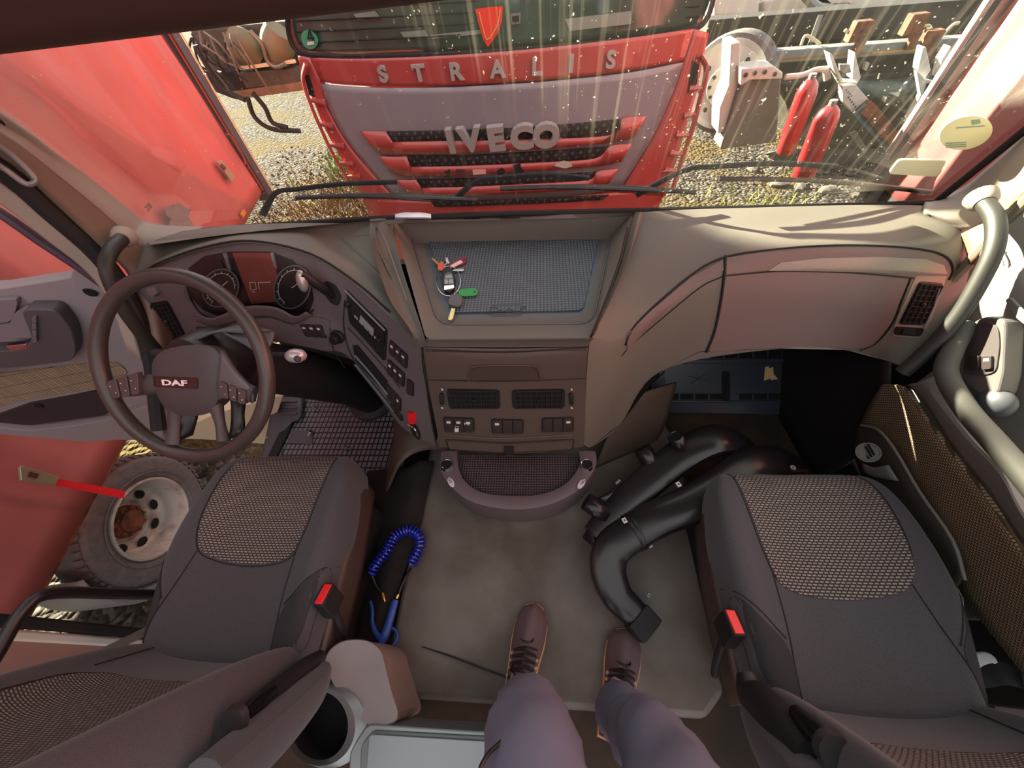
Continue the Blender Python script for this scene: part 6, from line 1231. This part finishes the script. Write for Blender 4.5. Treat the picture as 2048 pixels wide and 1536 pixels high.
# ---------------------------------------------------------------- dismantled chassis at the right
ch = thing('truck_chassis', 'dismantled truck chassis with rails and brackets to the right of the lorry', 'truck chassis', (3.5,6,GZ))
def bm(a, c, ya, yb, w2, h2, name, mt, par=None, up=(0,0,1), bev=.006): m = MB(); m.bar(Y(*a, ya), Y(*c, yb), w2, h2, up); return m.build(name, mt, par or ch, bevel=bev)
bm((1405,66), (2080,14), 6.2, 6.2, .25, .26, 'frame_rail', mat('rail_black', '#2c2a24', .6, noise=.3, nscale=3))
bm((1405,100), (2080,50), 6.5, 6.5, .1, .30, 'frame_rail', mat('rail_dark', '#3c3730', .7, noise=.3, nscale=3))  # second rail behind, plain dark brown mottled by noise
r1 = bm((1535,112), (2015,78), 5.3, 5.3, .14, .10, 'side_rail', mat('rail_grey', '#666a6c', .5, noise=.15, nscale=6))
bm((1540,120), (2012,86), 5.24, 5.24, .02, .03, 'rail_edge', M_YEL, r1)  # sunlit edge of the rail painted in as a yellow strip
bm((1540,132), (2010,104), 5.5, 5.5, .1, .22, 'frame_rail', M_DKMET)
for (a, c) in (((1640,34),(1620,90)), ((2018,2),(1980,60))): bm(a, c, 5.9, 5.6, .05, .05, 'stay', M_DKMET)
for (x_, y_) in ((1718,62),(1828,48),(1858,80),(1522,105)):
    m = MB(); c_ = Y(x_, y_, 5.25); m.box(c_, (.16,.1,.16)); m.box(c_ + V((.05,-.03,-.12)), (.07,.08,.14)); m.build('rusty_bracket', M_RUST, ch, bevel=.01)
for P_ in ([(1602,90),(1610,72),(1622,75),(1640,88)], [(1838,55),(1858,52),(1866,75)], [(1882,74),(1905,50),(1918,46)], [(1690,80),(1695,66),(1690,60)]):
    m = MB(); m.tube([Y(*p, 5.3) for p in P_], .014, 6, sm=4); m.build('cable', mat('cable_pale', '#b9b08c', .5), ch)
# side tank, battery box
bb_ = thing('battery_box', 'grey battery box with a pale perforated bracket on top beside the white wheel', 'battery box', tuple(Y(1515,290,5.0)))
m = MB(); m.prism([Y(1482,160,4.9), Y(1564,152,4.9), Y(1553,285,4.9), Y(1440,300,4.9)], (0,.5,0)); m.build('box_body', mat('box_grey', '#5f5f5a', .6, noise=.15, nscale=5), bb_, bevel=.02)
m = MB(); m.prism([Y(1483,138,4.8), Y(1548,132,4.8), Y(1566,145,4.8), Y(1565,158,4.8), Y(1500,160,4.8), Y(1482,172,4.8)], (0,.25,0)); m.build('bracket', M_WHITE, bb_, bevel=.01)
mm_ = MB()
for q in ((1492,150),(1510,146),(1530,144),(1550,148)): mm_.ball(Y(*q, 4.79), .02, 8)
mm_.build('bolt_holes', M_DKMET, bb_)
# white wheel with its pale fender
ww = ch
wcc = Y(1452,172,5.3); wax = V((-.55,-.8,.1)).normalized()
m = MB(); m.lathe(wcc - wax*.25, wax, [(.3,0),(.42,.0),(.46,.05),(.46,.22),(.44,.27),(.40,.28),(.36,.26)], 40); m.build('tyre', M_TIRE, ww)
m = MB(); m.lathe(wcc + wax*.02, wax, [(.40,0),(.40,.02),(.36,.01),(.30,-.03),(.22,.0),(.18,.05),(0,.05)], 40); rm_ = m.build('rim', M_WHITE, ww)
mm_ = MB(); u2 = wax.orthogonal().normalized(); v2 = wax.cross(u2)
for k_ in range(10): a = 2*math.pi*k_/10; mm_.lathe(wcc + wax*.06 + (u2*math.cos(a)+v2*math.sin(a))*.15, wax, [(.018,0),(.018,.03),(0,.03)], 8)
for k_ in range(8): a = 2*math.pi*k_/8+.3; mm_.ball(wcc + wax*.006 + (u2*math.cos(a)+v2*math.sin(a))*.27, .03, 8)
mm_.build('nuts_and_holes', M_DKMET, rm_)
m = MB(); m.prism([Y(1462,88,4.95), Y(1481,84,4.95), Y(1479,190,4.95), Y(1450,262,4.95), Y(1436,268,4.95), Y(1440,215,4.95), Y(1458,170,4.95)], (0,.3,0)); m.build('fender', M_WHITE, ww, bevel=.01)
# red gas cylinders
def cyl(a, c, y_, r_, label, hi=None):
    t = thing('red_cylinder', label, 'cylinder', tuple(Y(*c, y_))); d_ = (Y(*c, y_)-Y(*a, y_)); d1_ = d_.normalized(); m = MB(); m.lathe(Y(*a, y_), d1_, [(.0,-.06),(r_*.4,-.05),(r_*.8,-.01),(r_,.05),(r_,d_.length),(r_*.9,d_.length+.02),(0,d_.length+.02)], 20); m.build('bottle', mat('cylinder_red', '#8e1d22', .3, coat=.6), t)
    m = MB(); m.lathe(Y(*a, y_) - d1_*.09, d1_, [(.03,0),(.03,.06),(.0,.06)], 10); m.build('valve', M_LTMET, t); return t
cyl((1618,172),(1572,300), 4.3, .085, 'dark red cylinder leaning at the chassis, left one with an orange glint')
cyl((1658,225),(1606,352), 3.9, .095, 'dark red cylinder leaning in front, right one with a dull cap')
# V brackets, perforated plate and rusty bar
def chp(P, y_, d_, name, mt, par, bev=.004): m = MB(); m.prism([Y(*p, y_) for p in P], (0,d_,0)); return m.build(name, mt, par, bevel=bev, sharp=True)
vb = thing('steel_bracket', 'pale grey forked steel bracket with a perforated plate and rusty bar', 'bracket', tuple(Y(1750,300,4.2)))
chp([(1659,106),(1664,108),(1685,160),(1696,168),(1682,166),(1668,140)], 4.6, .12, 'fork_arm', M_WHITE, vb); chp([(1710,104),(1722,155),(1716,166),(1705,158),(1707,130)], 4.6, .12, 'fork_arm', M_WHITE, vb)
chp([(1680,163),(1716,165),(1712,172),(1686,172)], 4.58, .12, 'fork_base', M_WHITE, vb); chp([(1680,129),(1700,129),(1703,145),(1690,148),(1681,142)], 4.5, .04, 'clamp', M_LTMET, vb)
pl2 = chp([(1685,172),(1712,170),(1745,208),(1706,226),(1686,204)], 4.5, .10, 'perforated_plate', M_WHITE, vb)
mm_ = MB()
for k_ in range(5): mm_.ball(Y(1697+k_*3.5,195+k_*4.5,4.49), .008, 6)
for k_ in range(4): mm_.ball(Y(1693+k_*3.5,180+k_*4,4.49), .006, 6)
mm_.build('bolt_holes', M_DKMET, pl2)
m = MB(); m.bar(Y(1728,212,4.45), Y(1808,306,4.45), .14, .10, (1,0,1)); m.build('rusty_bar', M_RUST, vb, bevel=.004); m = MB(); m.bar(Y(1718,218,4.44), Y(1800,310,4.44), .03, .10, (1,0,1)); m.build('bar_flange', mat('blue_steel', '#5d7078', .5), vb, bevel=.002)
v2_ = thing('steel_bracket', 'large white steel bracket plate close to the right hand post', 'bracket', tuple(Y(1870,290,4.2)))
chp([(1847,95),(1852,94),(1862,140),(1850,158),(1836,140)], 4.7, .1, 'fork_arm', M_WHITE, v2_); chp([(1902,92),(1898,160),(1876,156),(1884,120)], 4.7, .1, 'fork_arm', M_WHITE, v2_)
chp([(1834,142),(1850,158),(1878,165),(1900,216),(1876,262),(1842,295),(1830,262),(1816,236),(1842,190)], 4.6, .06, 'plate', M_WHITE, v2_)
m = MB(); m.tube([Y(1856,165,4.5), Y(1842,205,4.5), Y(1822,232,4.5), Y(1834,236,4.5), Y(1848,200,4.5), Y(1858,170,4.5)], .012, 6, sm=3); m.build('hose', M_BLK, v2_)
mm_ = MB()
for q in ((1877,207),(1887,222),(1862,252),(1866,216)): mm_.ball(Y(*q, 4.59), .014, 8)
mm_.build('bolt_holes', M_DKMET, v2_)
for q, y_, nm, lb in (([(1566,150),(1620,138),(1632,140),(1632,150),(1612,150),(1570,158)],4.7,'linkage_rod','pale bent linkage rod beside the battery box'),):
    m = MB(); m.tube([Y(1570,154,4.7), Y(1605,150,4.7), Y(1630,140,4.7), Y(1655,138,4.7)], .025, 8, sm=3); m.tube([Y(1652,136,4.7), Y(1654,158,4.7)], .03, 8); o = m.build(nm, M_WHITE); tag(o, lb, 'rod')
# dark gearbox bulk below the rails
gbx = thing('gearbox', 'dark oily gearbox and axle bulk under the chassis rails', 'gearbox', tuple(Y(1760,300,5.8)))
m = MB(); m.prism([Y(1560,165,5.9), Y(1700,150,5.9), Y(1860,140,5.9), Y(1960,120,5.9), Y(1900,250,5.9), Y(1790,300,5.9), Y(1600,295,5.9)], (0,.7,0)); m.build('casing', mat('oily_metal', '#3d382e', .6, noise=.5, nscale=3), gbx, bevel=.05)
for (a, r_) in (((1770,185),.28),((1850,140),.2),((1690,230),.22)):
    m = MB(); m.lathe(Y(*a, 5.8), (.1,-1,.2), [(r_,0),(r_,.1),(r_*.7,.16),(r_*.3,.18),(0,.18)], 28); m.build('cover', mat('oily_metal', '#3d382e'), gbx)
m = MB(); m.tube([Y(1700,175,5.5), Y(1780,178,5.5), Y(1850,165,5.5)], .09, 14, sm=3); m.build('drive_shaft', mat('shaft_blue_grey', '#4d5a58', .5), gbx)
for q in ([(1766,192),(1775,195),(1770,205)], [(1778,186),(1800,184),(1798,194)], [(1728,140),(1732,125),(1740,126),(1733,142)]):
    m = MB(); m.prism([Y(*p, 5.4) for p in q], (0,.05,0)); m.build('fitting', M_WHITE, gbx, sharp=True)
chp([(1698,268),(1712,262),(1735,300),(1730,308)], 4.6, .02, 'broken_strip', M_LTMET, gbx)
# pale car body parts beyond the rails
cr_ = thing('car_body', 'pale car body parts piled beyond the chassis rails at the top right', 'car body', tuple(Y(1700,30,8.5)))
for q, mt_ in (([(1428,3),(1440,-20),(1520,-20),(1519,30),(1480,32),(1430,34)], M_WHITE), ([(1528,0),(1640,-25),(1690,20),(1650,26),(1530,38)], mat('panel_grey', '#a9a79f', .5)), ([(1600,-10),(1900,-30),(2060,-40),(2048,-8),(1850,10),(1700,20),(1640,12)], M_WHITE), ([(1670,6),(1700,4),(1718,14),(1690,18)], M_RUST)):
    m = MB(); m.prism([Y(*p, 8.5 if mt_ is not M_RUST else 8.4) for p in q], (0,.5,-.1)); m.build('body_panel', mt_, cr_, bevel=.04)
m = MB(); m.tube([Y(1610,-10,8.3), Y(1640,18,8.3), Y(1690,18,8.3)], .06, 8, sm=4); m.build('rubber_edge', M_LTMET, cr_)
m = MB(); m.prism([Y(*p, 5.5) for p in ((1975,60),(2060,36),(2070,90),(1990,110),(1968,80))], (0,.2,0)); o = m.build('white_panel', M_WHITE, bevel=.02); tag(o, 'white metal panel next to the right hand trailer post', 'panel')
m = MB(); m.prism([Y(*p, 6.0) for p in ((1560,298),(1800,288),(1900,240),(1880,330),(1760,372),(1600,350))], (0,.4,-.2)); o = m.build('scrap_slab', mat('scrap_dark', '#45443a', .9, noise=.4, nscale=4), bevel=.03); tag(o, 'dark mottled scrap slab on the ground below the gearbox', 'scrap')  # dark olive brown slab, mottled by noise
R_ = random.Random(9)
for k_ in range(5):
    x_, y_ = [(1505,335),(1600,372),(1655,378),(1725,392),(1560,368)][k_]; c_ = Y(x_, y_, 3.3+.1*k_); c_ = Z(x_, y_, GZ+.02); m = MB(); m.ball(c_, (.16,.08,.03), 7, Matrix.Rotation(R_.uniform(0,3),3,'Z')); o = m.build('broken_stone', mat('pebble', '#b5ada4'), sharp=True); tag(o, ['white flat stone before the red cylinders','pale flat stone by the wiper middle','pale stone below the right red cylinder','pale stone nearest the right trailer','pale stone left of the cylinders'][k_], 'stone')
# ---------------------------------------------------------------- wreck behind, upper left
wk = thing('engine_wreck', 'dismantled olive brown truck frame with hanging cables behind the red curtain', 'truck wreck', tuple(Y(500,200,7.0)))
def wkp(P, y_, d_, name, mt): m = MB(); m.prism([Y(*p, y_) for p in P], (0,d_,0)); return m.build(name, mt, wk, bevel=.03)
M_OLV = mat('olive_tank', '#625d44', .6, noise=.25, nscale=4)
wkp([(378,60),(600,40),(640,170),(500,185),(470,150),(420,140)], 7.4, .4, 'rear_panel', mat('wreck_dark', '#3f3a2f', .8, noise=.4, nscale=4))  # panel behind the tanks, dark brown mottled by noise
m = MB(); m.tube([Y(460,70,7.1), Y(490,95,7.1), Y(525,125,7.1)], [.16,.22,.10], 14, sm=4); m.build('air_tank', M_OLV, wk)
m = MB(); m.tube([Y(560,60,7.1), Y(555,90,7.1), Y(555,120,7.1)], [.18,.22,.16], 14, sm=4); m.build('air_tank', M_OLV, wk)
m = MB(); m.bar(Y(470,190,7.0), Y(612,170,7.0), .10, .10); m.build('cross_bar', mat('rust_light', '#6e5640', .8, noise=.3, nscale=8), wk, bevel=.01)
m = MB(); m.bar(Y(480,136,7.0), Y(590,122,7.0), .05, .04); m.build('bright_bar', mat('bright_bar', '#c9bd96', .5), wk); m = MB(); m.bar(Y(490,158,7.1), Y(600,150,7.1), .2, .2); m.build('valve_block', mat('wreck_dark', '#3f3a2f'), wk, bevel=.02)
for k_ in range(26):
    x0 = R_.uniform(378,470); y0 = R_.uniform(62,90); x1 = x0 + R_.uniform(20,75); y1 = R_.uniform(110,185); m = MB(); m.tube([Y(x0,y0,6.9), Y((x0+x1)/2+R_.uniform(-25,10),(y0+y1)/2+R_.uniform(-5,15),6.8), Y(x1,y1,6.85)], .014, 6, sm=5); m.build('cable', mat('cable_grey', '#5f574c', .6) if k_ % 2 else M_BLK2, wk)
for P_ in ([(495,195),(510,235),(545,258),(600,262)], [(505,185),(530,215),(545,245),(575,255)], [(390,90),(425,150),(450,180),(490,200)]):
    m = MB(); m.tube([Y(*p, 6.7) for p in P_], .035, 8, sm=4); m.build('hose', M_BLK2, wk)
m = MB(); m.tube([Y(500,62,6.9), Y(525,90,6.9), Y(535,122,6.9), Y(552,134,6.9), Y(570,128,6.9)], .03, 8, sm=4); m.build('pipe', mat('pipe_steel', '#6a665c', .4, metal=.5), wk)
wkp([(400,150),(470,140),(500,190),(470,200),(430,185)], 7.0, .3, 'black_fender', M_BLK2)
